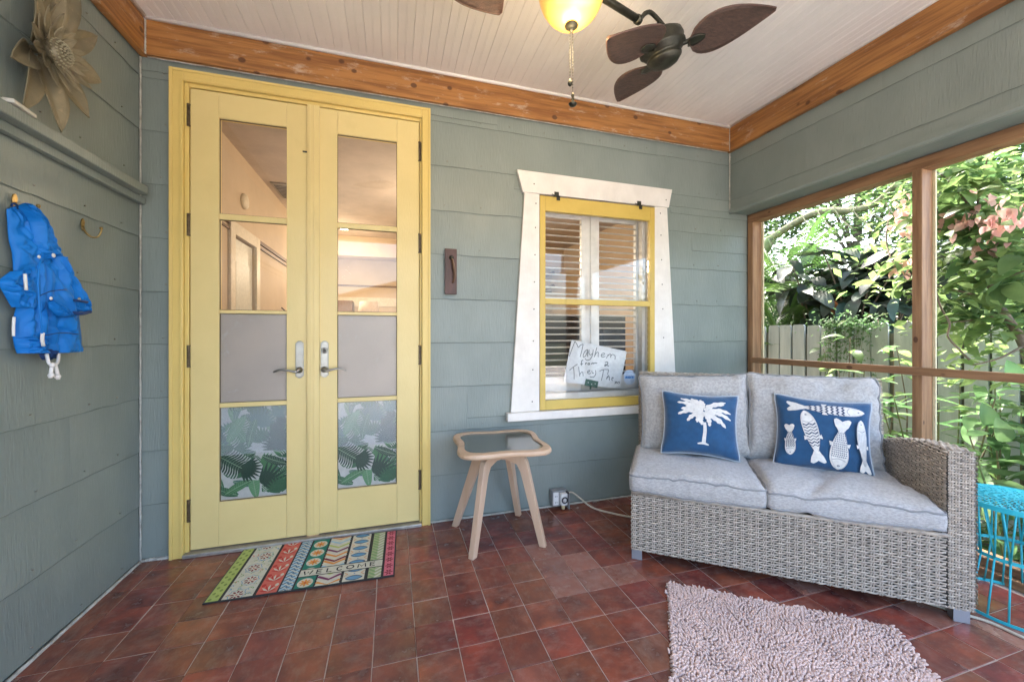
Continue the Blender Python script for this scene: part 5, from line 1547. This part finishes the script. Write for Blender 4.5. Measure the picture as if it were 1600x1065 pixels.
wm = MB(); wm.tube([(RT_-.006,-.018,HT-.006), (RM_+.001,0,.235)], .0035, 6); w1 = wm.mesh("wire", [TURQ], True)
wm = MB(); wm.tube([(RT_-.006,.018,HT-.006), (RM_+.001,0,.235)], .0035, 6); w2 = wm.mesh("wire", [TURQ], True)
wm = MB(); wm.tube([(RM_+.001,0,.235), (RB_-.004,0,.006)], .0035, 6); w3 = wm.mesh("wire", [TURQ], True)
for k in range(22):
    for w_ in (w1, w2, w3):
        o = link("wire", w_, tt); o.rotation_euler = (0, 0, 2*PI*k/22)
# pierced petal top
m = MB(); NR, NS = 34, 168
def keep(r, s_):
    rr_ = (r+.5)/NR; ring_i = int(rr_*7); f = rr_*7-ring_i
    npet = (6, 10, 14, 18, 24, 28, 34)[ring_i]; a = (s_+.5)/NS*npet+.5*(ring_i % 2); g = abs(a-math.floor(a)-.5)*2
    hole = (g-.35)**2/.16+(f-.55)**2/.11 < 1 and g > .12
    return not hole or r >= NR-2 or r == 0
vs = [((.185*r/NR+.002)*math.cos(2*PI*s_/NS), (.185*r/NR+.002)*math.sin(2*PI*s_/NS), HT-.001+.0012*math.sin(r*1.3)) for r in range(NR+1) for s_ in range(NS)]
m.add(vs, [(r*NS+s_, (r+1)*NS+s_, (r+1)*NS+(s_+1) % NS, r*NS+(s_+1) % NS) for r in range(NR) for s_ in range(NS) if keep(r, s_)])
o = m.build("pierced_top", TURQ, tt); md = o.modifiers.new("thickness", 'SOLIDIFY'); md.thickness = .0018
# ================================================================ GARDEN
G0 = -.32
# ---- board fence ---------------------------------------------------------
FEN = mat("weathered_fence_wood", (.43,.46,.45), .75, (.30,.335,.325), vs=5, stretch=(3,3,.35), lo=.3, hi=.7, bump=.6, bs=30, bstretch=(6,6,.5), rnd=.10, detail=7,
          speck=((.10,.14,.09), 8, .60, (1,1,.6), .6))
FENB = mat("fence_back_wood", (.16,.155,.13), .85, (.10,.10,.08), vs=5, rnd=.1)
XFN = 4.10
fen = thing("board_fence", "weathered grey green board fence with narrow gaps along the far side of the garden", "fence", (XFN, 2.5, G0))
rf = random.Random(21)
def board_mesh(w, h, seed):
    m = MB(); r = random.Random(seed)
    tp = [(0, h-.018), (.014, h-.002+r.uniform(-.003, .002)), (w*.5, h+r.uniform(-.003, .003)), (w-.014, h-.002+r.uniform(-.003, .002)), (w, h-.020)]
    m.prism([(0,0)]+[(w,0)]+tp[::-1], 'x', 0, .018); return m.mesh("fence_board", [FEN])
bms = [board_mesh(.126, 1.585, s_) for s_ in range(5)]; bbm = MB().box(.022, .036, 0, .10, 0, 1.50).mesh("back_board", [FENB])
y = -4.0
while y < 9.5:
    o = link("fence_board", rf.choice(bms), fen); o.location = (rf.uniform(-.003, .003), y-2.5, rf.uniform(-.012, .012)); o.rotation_euler = (rf.gauss(0, .004), 0, 0)
    o = link("back_board", bbm, fen); o.location = (0, y-2.5+.085, rf.uniform(-.02, .01))
    y += .1475
for z in (.25, 1.25):
    m = MB(); m.box(.038, .078, -6.5, 7, z, z+.09); m.build("fence_rail", FENB, fen)

def leafmat(name, c, c2, tr=.3, rough=.42, rnd=.22, hue=.02): return mat(name, c, rough, c2, vs=9, lo=.3, hi=.7, trans=tr, rnd=rnd, rndhue=hue, bump=.3, bs=40, spec=.28)
L_LIGHT = leafmat("fresh_leaf", (.235,.34,.12), (.15,.24,.08), .55)
L_MID = leafmat("green_leaf", (.14,.235,.09), (.09,.165,.06), .5)
L_DARK = leafmat("dark_waxy_leaf", (.035,.065,.04), (.05,.05,.038), .12, .45, .3, .03)
L_GING = leafmat("ginger_leaf", (.15,.27,.105), (.10,.20,.075), .48, .32)
L_PALM = leafmat("palm_leaf", (.12,.24,.06), (.08,.17,.04), .35)
L_FAR = mat("far_leaf", (.13,.22,.07), .6, (.08,.15,.045), vs=1.2, lo=.35, hi=.65, trans=.4, world_space=True)
L_FAR2 = mat("far_leaf_pale", (.15,.24,.08), .6, (.09,.16,.05), vs=1.1, lo=.35, hi=.65, trans=.45, world_space=True)
L_ORANGE = leafmat("dying_leaf", (.42,.20,.06), (.32,.14,.05), .3)
PINKB = mat("pink_bract", (.80,.40,.36), .6, (.86,.58,.50), vs=20, lo=.3, hi=.7, trans=.45, rnd=.12, rndhue=.012, bump=.4, bs=40)
BARK = mat("pale_bark", (.24,.18,.13), .85, (.13,.10,.07), vs=14, bump=.8, bs=60); STEMG = mat("green_stem", (.12,.17,.05), .5, (.16,.12,.06), vs=10)

def leaf_vf(L, W, droop=.25, fold=.25, n=6, power=.8, wave=0.0, peak=.9, stalk=.0):
    vs, fs = [], []
    for i in range(n+1):
        t = i/n; w = W*.5*(math.sin(PI*min(1, .03+.95*t**peak)))**power
        if i == n: w = .0006
        x = stalk+L*t*(1-.18*droop*t); z = -droop*L*t*t
        for s_ in (-1, 0, 1): vs.append((x, s_*w, z+abs(s_)*w*fold+wave*w*math.sin(t*13+s_*2)))
    for i in range(n):
        a = i*3; fs += [(a, a+3, a+4, a+1), (a+1, a+4, a+5, a+2)]
    if stalk:
        k = len(vs); r = W*.03+.001
        vs += [(0,-r,0),(0,r,0),(stalk+.01,r,0),(stalk+.01,-r,0)]; fs.append((k, k+1, k+2, k+3))
    return vs, fs
def leaf_me(name, mt, *a, **k):
    v, f = leaf_vf(*a, **k); return MB().add(v, f).mesh(name, [mt], True)
def frame(p, d, up=Vector((0,0,1)), roll=0, s=1):
    d = Vector(d).normalized(); y = Vector(up).cross(d)
    if y.length < 1e-3: y = Vector((0, 1, 0))
    y.normalize(); z = d.cross(y)
    M = Matrix((d, y, z)).transposed().to_4x4()
    return Matrix.Translation(p) @ M @ Matrix.Rotation(roll, 4, 'X') @ Matrix.Scale(s, 4)
def put(name, me, parent, M):
    o = link(name, me, parent); o.matrix_local = M; return o

# ---- distant trees: trunk, limbs and a crown of leaf clumps ------------------
def far_tree(label, x, y, h, rx, ry, rz, n, seed, mt, leaf=.10, gap=.0, cat="tree", clump=100, spread=.38, trunk_r=.12):
    r = random.Random(seed)
    t = thing("tree", label, cat, (x, y, G0))
    cz = h-rz
    m = MB(); m.tube(spline([(0,0,-.1),(.1*nz(seed),.1,h*.3),(.2*nz(seed+1),.0,cz)], 10), lambda q: trunk_r*(1-.6*q), 8)
    cl = []
    for k in range(n):
        while True:
            p = Vector((r.uniform(-1,1), r.uniform(-1,1), r.uniform(-1,1)))
            if .25 < p.length < 1 and nz(p.x*2+seed, p.y*2, p.z*2) > -.25+gap*.4: break
        cl.append(Vector((p.x*rx, p.y*ry, cz+p.z*rz)))
    for c in cl[:max(8, n//14)]:
        m.tube(spline([(0,0,h*.3), (c.x*.3, c.y*.3, lerp(h*.3, c.z, .6)), tuple(c)], 6), lambda q: trunk_r*.32*(1-.8*q), 5)
    m.build("trunk", BARK, t, smooth=True)
    m = MB()
    for c in cl:
        for k in range(clump):
            p = c+Vector((r.gauss(0, spread), r.gauss(0, spread), r.gauss(0, spread*.6)))
            a = r.uniform(0, 6.28); d = Vector((math.cos(a), math.sin(a), r.uniform(-.6, .3))).normalized(); q = Vector((-d.y, d.x, r.uniform(-.5, .5))).normalized()
            s_ = leaf*r.uniform(.6, 1.3)
            m.add([p, p+d*s_*.5+q*s_*.24, p+d*s_, p+d*s_*.5-q*s_*.24], [(0,1,2,3)])
    struct(m.build("crown", mt, t), "stuff")
    return t
far_tree("leafy tree far behind the fence at the left of the opening", 8.6, 8.3, 5.4, 1.7, 1.5, 2.6, 230, 1, L_FAR, .15)
far_tree("tall pale tree far behind the fence, above the big dark leaves", 9.6, 6.0, 8.2, 2.4, 2.4, 2.4, 200, 2, L_FAR2, .14)
far_tree("bushy tree far behind the fence, seen past the main post", 9.5, 3.6, 5.4, 2.0, 1.9, 2.8, 260, 3, L_FAR2, .15)
far_tree("bushy tree beyond the fence at the right edge of the photo", 7.4, 1.8, 5.2, 1.7, 1.9, 2.9, 260, 4, L_FAR, .15)
far_tree("low hedge like tree behind the fence, under the bright sky gap", 8.2, 5.2, 2.35, 1.6, 1.9, 1.25, 130, 5, L_FAR2, .13)
# the overhanging limb with fine leaves in the upper left of the opening
ot = thing("overhanging_tree", "tree with a long bare mossy limb and fine leaves crossing the top of the opening", "tree", (6.6, 6.4, G0))
m = MB()
def W3(u, v, X): a = onX(u, v, X); return Vector((X, a[0], a[1]))
def rel(p, o_): return tuple(p-Vector(o_))
O_ = (6.6, 6.4, G0)
m.tube(spline([(0,0,-.2),(-.1,.1,1.6),rel(W3(1205,372,6.5), O_)], 12), lambda q: .14*(1-.4*q), 8)
m.tube(spline([rel(W3(1205,372,6.5), O_), rel(W3(1270,334,6.3), O_), rel(W3(1330,328,6.2), O_), rel(W3(1368,318,6.1), O_), rel(W3(1405,285,6.0), O_), rel(W3(1470,250,6.0), O_)], 24), lambda q: .062*(1-.55*q), 7)
for k in range(7): 
    u0 = 1250+k*26; m.tube(spline([rel(W3(u0, 332-k*5, 6.2), O_), rel(W3(u0+12, 350-k*4, 6.1), O_), rel(W3(u0+34, 372-k*6, 6.0), O_)], 6), .010, 5)
m.build("limb", mat("mossy_bark", (.20,.17,.09), .9, (.10,.11,.05), vs=10, bump=.8, bs=50), ot, smooth=True)
m = MB(); r = random.Random(33)
for k in range(230):
    u, v = r.uniform(1170, 1480), r.uniform(230, 395)
    if 1270 < u < 1370 and v > 372: continue
    if 1262 < u < 1375 and 350 < v and r.random() < .8: continue
    c = W3(u, v, r.uniform(5.6, 7.4))
    for q_ in range(22):
        p = c+Vector((r.gauss(0,.16), r.gauss(0,.16), r.gauss(0,.10)))-Vector(O_); a = r.uniform(0, 6.28); d = Vector((math.cos(a), math.sin(a), r.uniform(-.7,.3))).normalized(); q = Vector((-d.y, d.x, r.uniform(-.5,.5))).normalized(); s_ = r.uniform(.035,.075)
        m.add([p, p+d*s_*.5+q*s_*.26, p+d*s_, p+d*s_*.5-q*s_*.26], [(0,1,2,3)])
struct(m.build("crown", L_FAR2, ot), "stuff")

# ---- spiky palm at the left -------------------------------------------------
def palm(label, x, y, h, n, L, seed, mt=L_PALM, nl=26, width=.022):
    t = thing("palm", label, "palm", (x, y, G0)); r = random.Random(seed)
    m = MB(); m.tube([(0,0,-.1),(.03,.02,h*.5),(0,0,h)], .06, 8); m.build("trunk", BARK, t, smooth=True)
    for k in range(n):
        a = 2*PI*k/n+r.uniform(-.3,.3); el = r.uniform(-.1, 1.25); m = MB()
        st = Vector((math.cos(a)*math.cos(el), math.sin(a)*math.cos(el), math.sin(el)))
        pts = spline([(0,0,h), tuple(Vector((0,0,h))+st*L*.5), tuple(Vector((0,0,h))+st*L+Vector((0,0,-.18*L)))], 12)
        m.tube(pts, lambda q: .007*(1-.6*q), 4)
        for i in range(nl):
            tt_ = .25+.75*i/nl; p = pts[min(11, int(tt_*12))].lerp(pts[min(12, int(tt_*12)+1)], tt_*12-int(tt_*12)); dd = (pts[-1]-pts[4]).normalized(); sd = dd.cross(Vector((0,0,1))).normalized()
            for s_ in (-1, 1):
                ld = (dd*.55+sd*s_*.9+Vector((0,0,.25))).normalized(); ll = L*.42*(1-.5*tt_)*r.uniform(.85,1.1)
                v, f = leaf_vf(ll, width, .25, .3, 3); M = frame(p, ld); m.add([M @ Vector(q) for q in v], f)
        m.build("frond", mt, t)
    return t
palm("feathery green palm behind the fence at the left of the opening", 5.0, 4.02, 2.05, 20, 1.2, 3)
palm("second spiky green palm behind the fence, lower and nearer the corner post", 4.75, 3.86, 1.35, 14, .8, 8)

# ---- big dark leaved shrub behind the fence --------------------------------
dk = thing("dark_leaved_shrub", "shrub with big dark purple green leaves rising behind the fence", "shrub", (4.9, 3.2, G0))
O_ = (4.9, 3.2, G0); r = random.Random(5)
VB = [leaf_me("leaf", L_DARK, .27*s_, .125*s_, d_, .22, 7, .75, .06, .8, .03) for s_, d_ in ((1,.15),(.9,.35),(1.1,.5),(.8,.1),(1.0,.75))]
VT = [leaf_me("leaf_teal", leafmat("blue_green_leaf", (.04,.085,.06), (.03,.06,.045), .15, .5), .24, .115, .3, .22, 7, .75, .06, .8, .03)]
tips = []
stems = MB()
for k in range(19):
    u = 1212+k*12.5+r.uniform(-8, 8); v = r.uniform(378, 440) if k not in (7,8,9) else r.uniform(425, 460)
    e = W3(u, v, r.uniform(4.45, 5.2))-Vector(O_)
    b = Vector((r.uniform(-.15,.15), r.uniform(-.3,.3), 0)); mid = b.lerp(e, .5)+Vector((r.uniform(-.1,.1), r.uniform(-.15,.15), .15))
    P = spline([tuple(b), tuple(mid), tuple(e)], 14); stems.tube(P, lambda q: .018*(1-.7*q), 6); tips.append(P)
stems.build("stem", BARK, dk, smooth=True)
cnt = 0
for P in tips:
    for i in range(14):
        q = P[-1-(i//2)]+Vector((0,0,0))+Vector((r.gauss(0,.06), r.gauss(0,.07), r.gauss(0,.05)))
        a = r.uniform(0, 6.28); d = Vector((math.cos(a), math.sin(a), r.uniform(-.55, .45)))
        put("leaf", r.choice(VB) if r.random() < .85 else VT[0], dk, frame(q, d, roll=r.uniform(-.5,.5), s=r.uniform(.85, 1.3))); cnt += 1
mk_ = MB()
for P in tips:
    for i in range(16):
        q = P[-1-(i//2)]+Vector((r.gauss(.1,.14), r.gauss(0,.10), r.gauss(-.02,.08))); a = r.uniform(0, 6.28); v_, f_ = leaf_vf(.27*r.uniform(.7,1.2), .12, r.uniform(.1,.7), .22, 5, .75, .06, .8, .03)
        M = frame(q, (math.cos(a), math.sin(a), r.uniform(-.6,.4)), roll=r.uniform(-.5,.5)); mk_.add([M @ Vector(z) for z in v_], f_)
struct(mk_.build('back_foliage', L_DARK, dk, smooth=True), 'stuff')
for (u, v) in ((1272,478),(1320,470),(1328,478),(1365,470),(1380,476),(1300,462),(1405,458),(1345,462),(1250,440),(1235,452)):
    q = W3(u, v, 4.5)-Vector(O_); a = r.uniform(0, 6.28); put("leaf", VT[0] if u in (1272,1320,1405) else r.choice(VB), dk, frame(q, (math.cos(a)*.5-.4, math.sin(a)*.5, -.9), roll=r.uniform(-.6,.6)))
o = put("dying_leaf", leaf_me("dying_leaf", L_ORANGE, .16, .075, .4, .25, 6), dk, frame(W3(1304,470,4.45)-Vector(O_), (-.2,-.1,-1)))

# ---- creeping vine on the fence ---------------------------------------------
vn = thing("creeping_vine", "small leaved vine trailing over the top of the fence boards", "vine", (XFN-.03, 2.6, 1.2)); O_ = (XFN-.03, 2.6, 1.2)
r = random.Random(8); st_ = MB(); lv = MB()
def small_leaf(mb, p, s_, r):
    a = r.uniform(0, 6.28); d = Vector((-.5+.4*math.cos(a), math.sin(a), r.uniform(-.8,.4))).normalized(); v, f = leaf_vf(s_, s_*.6, .3, .2, 2); M = frame(p, d, roll=r.uniform(-1,1)); mb.add([M @ Vector(q) for q in v], f)
for k in range(30):
    u0 = r.choice((r.uniform(1285, 1372), r.uniform(1288, 1352))); a = onX(u0, r.uniform(497, 512), XFN-.03); ln = r.choice((.10, .18, .3, .5, .8 if 1295 < u0 < 1350 else .2))
    P = spline([(0, a[0]-2.6, a[1]-1.2), (-.03, a[0]-2.6+r.uniform(-.03,.03), a[1]-1.2-ln*.5), (-.015, a[0]-2.6+r.uniform(-.05,.05), a[1]-1.2-ln)], 8); st_.tube(P, .0018, 4)
    for i in range(int(ln*60)+6):
        t_ = r.random(); p = P[min(7, int(t_*8))]+Vector((r.uniform(-.02,0), r.gauss(0,.018), r.gauss(0,.01))); small_leaf(lv, p, r.uniform(.02,.036), r)
for k in range(260):
    u = r.gauss(1330, 32); a = onX(u, r.gauss(503, 8), XFN-.04); small_leaf(lv, Vector((r.uniform(-.06,.05), a[0]-2.6, a[1]-1.2)), r.uniform(.022,.045), r)
st_.build("vine_strand", STEMG, vn); struct(lv.build("vine_leaves", L_MID, vn), "stuff")

# ---- pink bract shrub right of the main post --------------------------------
pk = thing("pink_flowering_shrub", "tall light green shrub with drooping pink flower bracts outside the opening", "shrub", (3.75, 1.30, G0)); O_ = (3.75, 1.30, G0)
r = random.Random(14)
LV = [leaf_me("leaf", L_LIGHT, .125*s_, .062*s_, d_, .22, 5, .8, .04, .85, .015) for s_, d_ in ((1,.2),(1.15,.4),(.85,.3),(1.3,.6))]
LM = [leaf_me("leaf", L_MID, .13*s_, .065*s_, d_, .22, 5, .8, .04, .85, .015) for s_, d_ in ((1,.2),(1.2,.5))]
LB = leaf_me("large_leaf", L_LIGHT, .125, .085, .25, .25, 7, .75, .05, .8, .02)
def limb(pts, r0, r1, mb, n=16): P = spline([rel(W3(*p), O_) for p in pts], n); mb.tube(P, lambda q: lerp(r0, r1, q), 6); return P
m = MB(); P1 = limb([(1640,660,3.75),(1600,540,3.7),(1570,490,3.65),(1545,440,3.6),(1532,385,3.55),(1520,330,3.5)], .030, .009, m, 24)
base = spline([(0,0,-.05), (.0,.02,.3), tuple(P1[0])], 6); m.tube(base, .032, 7)
brs = [P1]
for pts in ([(1532,385,3.55),(1505,365,3.5),(1470,340,3.45),(1462,320,3.45)], [(1538,410,3.58),(1555,385,3.5),(1580,360,3.4)], [(1525,350,3.5),(1530,300,3.5),(1545,240,3.5)],
            [(1560,470,3.65),(1500,455,3.5),(1440,440,3.45),(1400,420,3.5)], [(1520,330,3.5),(1480,280,3.5),(1430,250,3.6)], [(1570,490,3.65),(1520,500,3.5),(1470,505,3.45)],
            [(1545,440,3.6),(1580,430,3.4),(1610,420,3.3)], [(1545,240,3.5),(1570,215,3.4),(1600,205,3.3)], [(1600,540,3.7),(1560,560,3.5),(1520,570,3.4)], [(1400,420,3.5),(1385,380,3.6),(1390,330,3.7)],[(1430,250,3.6),(1400,240,3.7),(1375,260,3.8)]):
    brs.append(limb(pts, .008, .003, m, 10))
# curling dead vine beside the post
m.tube(spline([rel(W3(*p), O_) for p in ((1462,455,3.3),(1470,480,3.3),(1484,505,3.3),(1481,525,3.3),(1498,545,3.3),(1515,562,3.3))], 20), .006, 6)
m.build("trunk", BARK, pk, smooth=True)
n_ = 0
for bi, P in enumerate(brs):
    for i, p in enumerate(P):
        if bi == 0 and i < 9: continue
        for k in range(3 if bi else 2):
            a = r.uniform(0, 6.28); d = Vector((math.cos(a), math.sin(a), r.uniform(-.5,.4)))
            me = r.choice(LV) if r.random() < .8 else r.choice(LM)
            q = p+Vector((r.gauss(0,.05), r.gauss(0,.06), r.gauss(0,.05)))
            if n_ < 255: put("leaf", me, pk, frame(q, d, roll=r.uniform(-.7,.7), s=r.uniform(.8,1.25))); n_ += 1
for (u, v, X) in ((1567,440,3.4),(1488,338,3.5)):
    put("large_leaf", LB, pk, frame(W3(u, v, X)-Vector(O_), (-.35, .2, -.9), up=Vector((-1,-.6,0)), roll=r.uniform(-.3,.3)))
st_ = MB()
for k in range(1500):
    c = r.choice(brs[1:]); p = r.choice(c)+Vector((r.gauss(.12,.16), r.gauss(0,.19), r.gauss(0,.14)))
    s_ = r.uniform(.05,.11); a = r.uniform(0, 6.28); d = Vector((math.cos(a), math.sin(a), r.uniform(-.6,.4))); v, f = leaf_vf(s_, s_*.48, .3, .2, 2); M = frame(p, d, roll=r.uniform(-.8,.8)); st_.add([M @ Vector(q) for q in v], f)
struct(st_.build("small_leaves", L_LIGHT, pk), "stuff")
BR = leaf_me("bract", PINKB, .058, .040, .5, .35, 5, .7, .12, .8)
def bunch(u, v, X, n, sp):
    c = W3(u, v, X)-Vector(O_)
    for k in range(n):
        a = r.uniform(0, 6.28); put("bract", BR, pk, frame(c+Vector((r.gauss(0,sp), r.gauss(0,sp), r.gauss(0,sp*.8))), (math.cos(a)*.7, math.sin(a)*.7, -.8+r.uniform(-.3,.5)), roll=r.uniform(-1,1), s=r.uniform(.7,1.1)))
for b_ in ((1402,322,3.6,9,.035),(1409,340,3.6,8,.04),(1417,358,3.6,6,.03),(1412,415,3.5,8,.04),(1418,405,3.5,6,.03),(1465,345,3.4,9,.04),(1478,347,3.4,7,.03),(1508,345,3.4,10,.04),(1518,340,3.4,7,.03),
           (1536,305,3.4,5,.03),(1553,338,3.3,9,.035),(1566,345,3.3,8,.035),(1580,338,3.3,9,.035),(1543,378,3.4,6,.03),(1525,392,3.4,5,.03),(1575,318,3.3,5,.03),(1412,300,3.7,5,.03)): bunch(*b_)

# ---- ginger canes with long leaves -------------------------------------------
LG = [leaf_me("leaf", L_GING, .30*s_, .062*s_, d_, .28, 8, .7, .05, .75) for s_, d_ in ((1,.25),(.85,.5),(1.1,.15),(.7,.6))]
LGB = leaf_me("broad_leaf", L_GING, .13, .08, .35, .5, 8, .75, .04, .8)
def ginger(label, x, y, canes, seed, h=(1.0,1.4), sc=1.0):
    t = thing("ginger_plant", label, "plant", (x, y, G0)); r = random.Random(seed)
    for k in range(canes):
        a = r.uniform(0, 6.28); H_ = r.uniform(*h); b = Vector((.10*math.cos(a), .12*math.sin(a), 0)); e = Vector((.32*math.cos(a)*r.uniform(.4,1), .36*math.sin(a)*r.uniform(.4,1), H_))
        P = spline([tuple(b), tuple(b.lerp(e, .5)+Vector((0,0,.08))), tuple(e)], 14); m = MB(); m.tube(P, lambda q: .008*(1-.6*q), 6); m.build("cane", STEMG, t, smooth=True)
        a0 = r.uniform(0, 6.28)
        for i in range(4, 15):
            a1 = a0+PI*(i % 2)+r.uniform(-.35,.35); put("leaf", r.choice(LG), t, frame(P[i], (math.cos(a1), math.sin(a1), r.uniform(.15,.75)), roll=r.uniform(-.3,.3), s=r.uniform(.75,1.1)*sc))
    return t
g1 = ginger("ginger with long glossy leaves directly behind the turquoise table", 3.15, 1.12, 5, 1, (.75, 1.0))
g2 = ginger("ginger with long leaves between the main post and the fence, below the rail", 3.55, 1.75, 5, 2, (.8, 1.2))
g3 = ginger("yellow green ginger shoots showing above the right back cushion, left of the main post", 3.45, 2.25, 3, 5, (.95, 1.35), .9)
g4 = ginger("ginger with long leaves at the right edge, in front of the fence", 3.75, 1.45, 6, 9, (.9, 1.3))
g5 = ginger("low ginger growing at the foot of the screen frame, beside the sofa arm", 3.10, 1.50, 4, 12, (.45, .7), .8)
for (u, v, X) in ((1568,690,3.05),(1585,600,3.1),(1545,665,3.15)):
    put("broad_leaf", LGB, g1, frame(W3(u, v, X)-Vector((3.15,1.12,G0)), (-.3,-.1,.9), up=Vector((-1,-.8,.2)), roll=.2))
# leaf litter and low ground cover
lt_ = MB(); r = random.Random(77)
for k in range(2600):
    x, y = r.uniform(2.9, 4.05), r.uniform(-.5, 4.2); s_ = r.uniform(.04,.10); a = r.uniform(0, 6.28); v, f = leaf_vf(s_, s_*.5, .3, .2, 2); M = frame(Vector((x, y, G0+abs(r.gauss(0,.09)))), (math.cos(a), math.sin(a), r.uniform(-.2,.6)), roll=r.uniform(-1,1)); lt_.add([M @ Vector(q) for q in v], f)
struct(lt_.build("ground_cover", L_MID), "stuff")
# twiggy undergrowth between fence and porch
ug = thing("undergrowth_shrub", "twiggy dark stems and leaves in front of the fence below the rail", "shrub", (3.8, 1.9, G0)); m = MB(); r = random.Random(31); tw_ = []
for k in range(11):
    b = Vector((r.uniform(-.2,.15), r.uniform(-.9,.7), 0)); e = b+Vector((r.uniform(-.3,.2), r.uniform(-.35,.35), r.uniform(.8,1.5))); P = spline([tuple(b), tuple(b.lerp(e,.5)+Vector((r.uniform(-.08,.08), r.uniform(-.1,.1), 0))), tuple(e)], 10); m.tube(P, lambda q: .009*(1-.7*q), 5); tw_.append(P)
m.build("stem", BARK, ug, smooth=True)
k = 0
for P in tw_:
    for i in range(3, 11):
        for g in (0, 1):
            a = r.uniform(0, 6.28); put("leaf", r.choice(LM+LV[:2]), ug, frame(P[i]+Vector((r.gauss(0,.02), r.gauss(0,.03), 0)), (math.cos(a), math.sin(a), r.uniform(-.4,.4)), roll=r.uniform(-.6,.6), s=r.uniform(.6,1.0)))
# trees and hedge on the open side behind the viewer (mirrored in the panes)
for i, (x, y, h, s_) in enumerate(((-12,-15,5.5,51),(-8,-30,7.2,52),(9,-31,7.2,53),(15,-14,5.8,54))):
    far_tree(("tree with a dense crown at the left of the patio before the porch","tallest tree across the patio facing the doors","rounded tree across the patio facing the window","tree at the right end of the patio before the porch")[i], x, y, h, 2.2, 1.6, 2.2, 90, s_, L_FAR, .3, clump=26, spread=.4)
# the white neighbour's house across the patio: it lights the porch and shows in the panes
nh = thing("neighbour_house", "white gabled house across the patio, mirrored in the door panes", "house", (1.0, -24.0, G0))
HW = simple("white_house_wall", (.40,.40,.38), .7)
m = MB(); m.box(-8, 8, -4, 0, 0, 2.9); m.build("wall", HW, nh)
m = MB(); m.prism([(-8,2.905),(8,2.905),(0,5.2)], 'y', -3.9, -.02); m.build("gable", HW, nh, fix=True)
for s_ in (-1, 1):
    m = MB(); m.prism([(s_*8.6,2.80),(0,5.26),(0,5.42),(s_*8.7,2.94)], 'y', -4.2, .35); m.build("roof", ROOF, nh, fix=True)
for x in (-5.5, -2, 2, 5.5):
    m = MB(); m.box(x-.55, x+.55, .002, .05, 1.0, 2.2); w_ = m.build("window_frame", TRIMW, nh); m = MB(); m.box(x-.47, x+.47, .051, .06, 1.08, 2.12); m.build("pane", simple("dark_pane", (.05,.06,.07), .1) if "dark_pane" not in bpy.data.materials else bpy.data.materials["dark_pane"], w_)
# shared group names for the things that repeat
for o in bpy.data.objects:
    if o.parent or "category" not in o: continue
    n = o.name.split(".")[0]
    g = {"french_door": "leaves of the yellow french doors", "throw_pillow": "blue throw pillows on the sofa", "ginger_plant": "ginger plants outside the opening",
         "palm": "palms behind the fence", "tree": "trees beyond the fence and patio", "ledger_board": "pine boards under the ceiling",
         "room_ceiling_light": "disc lights on the room ceiling"}.get(n)
    if g: o["group"] = g
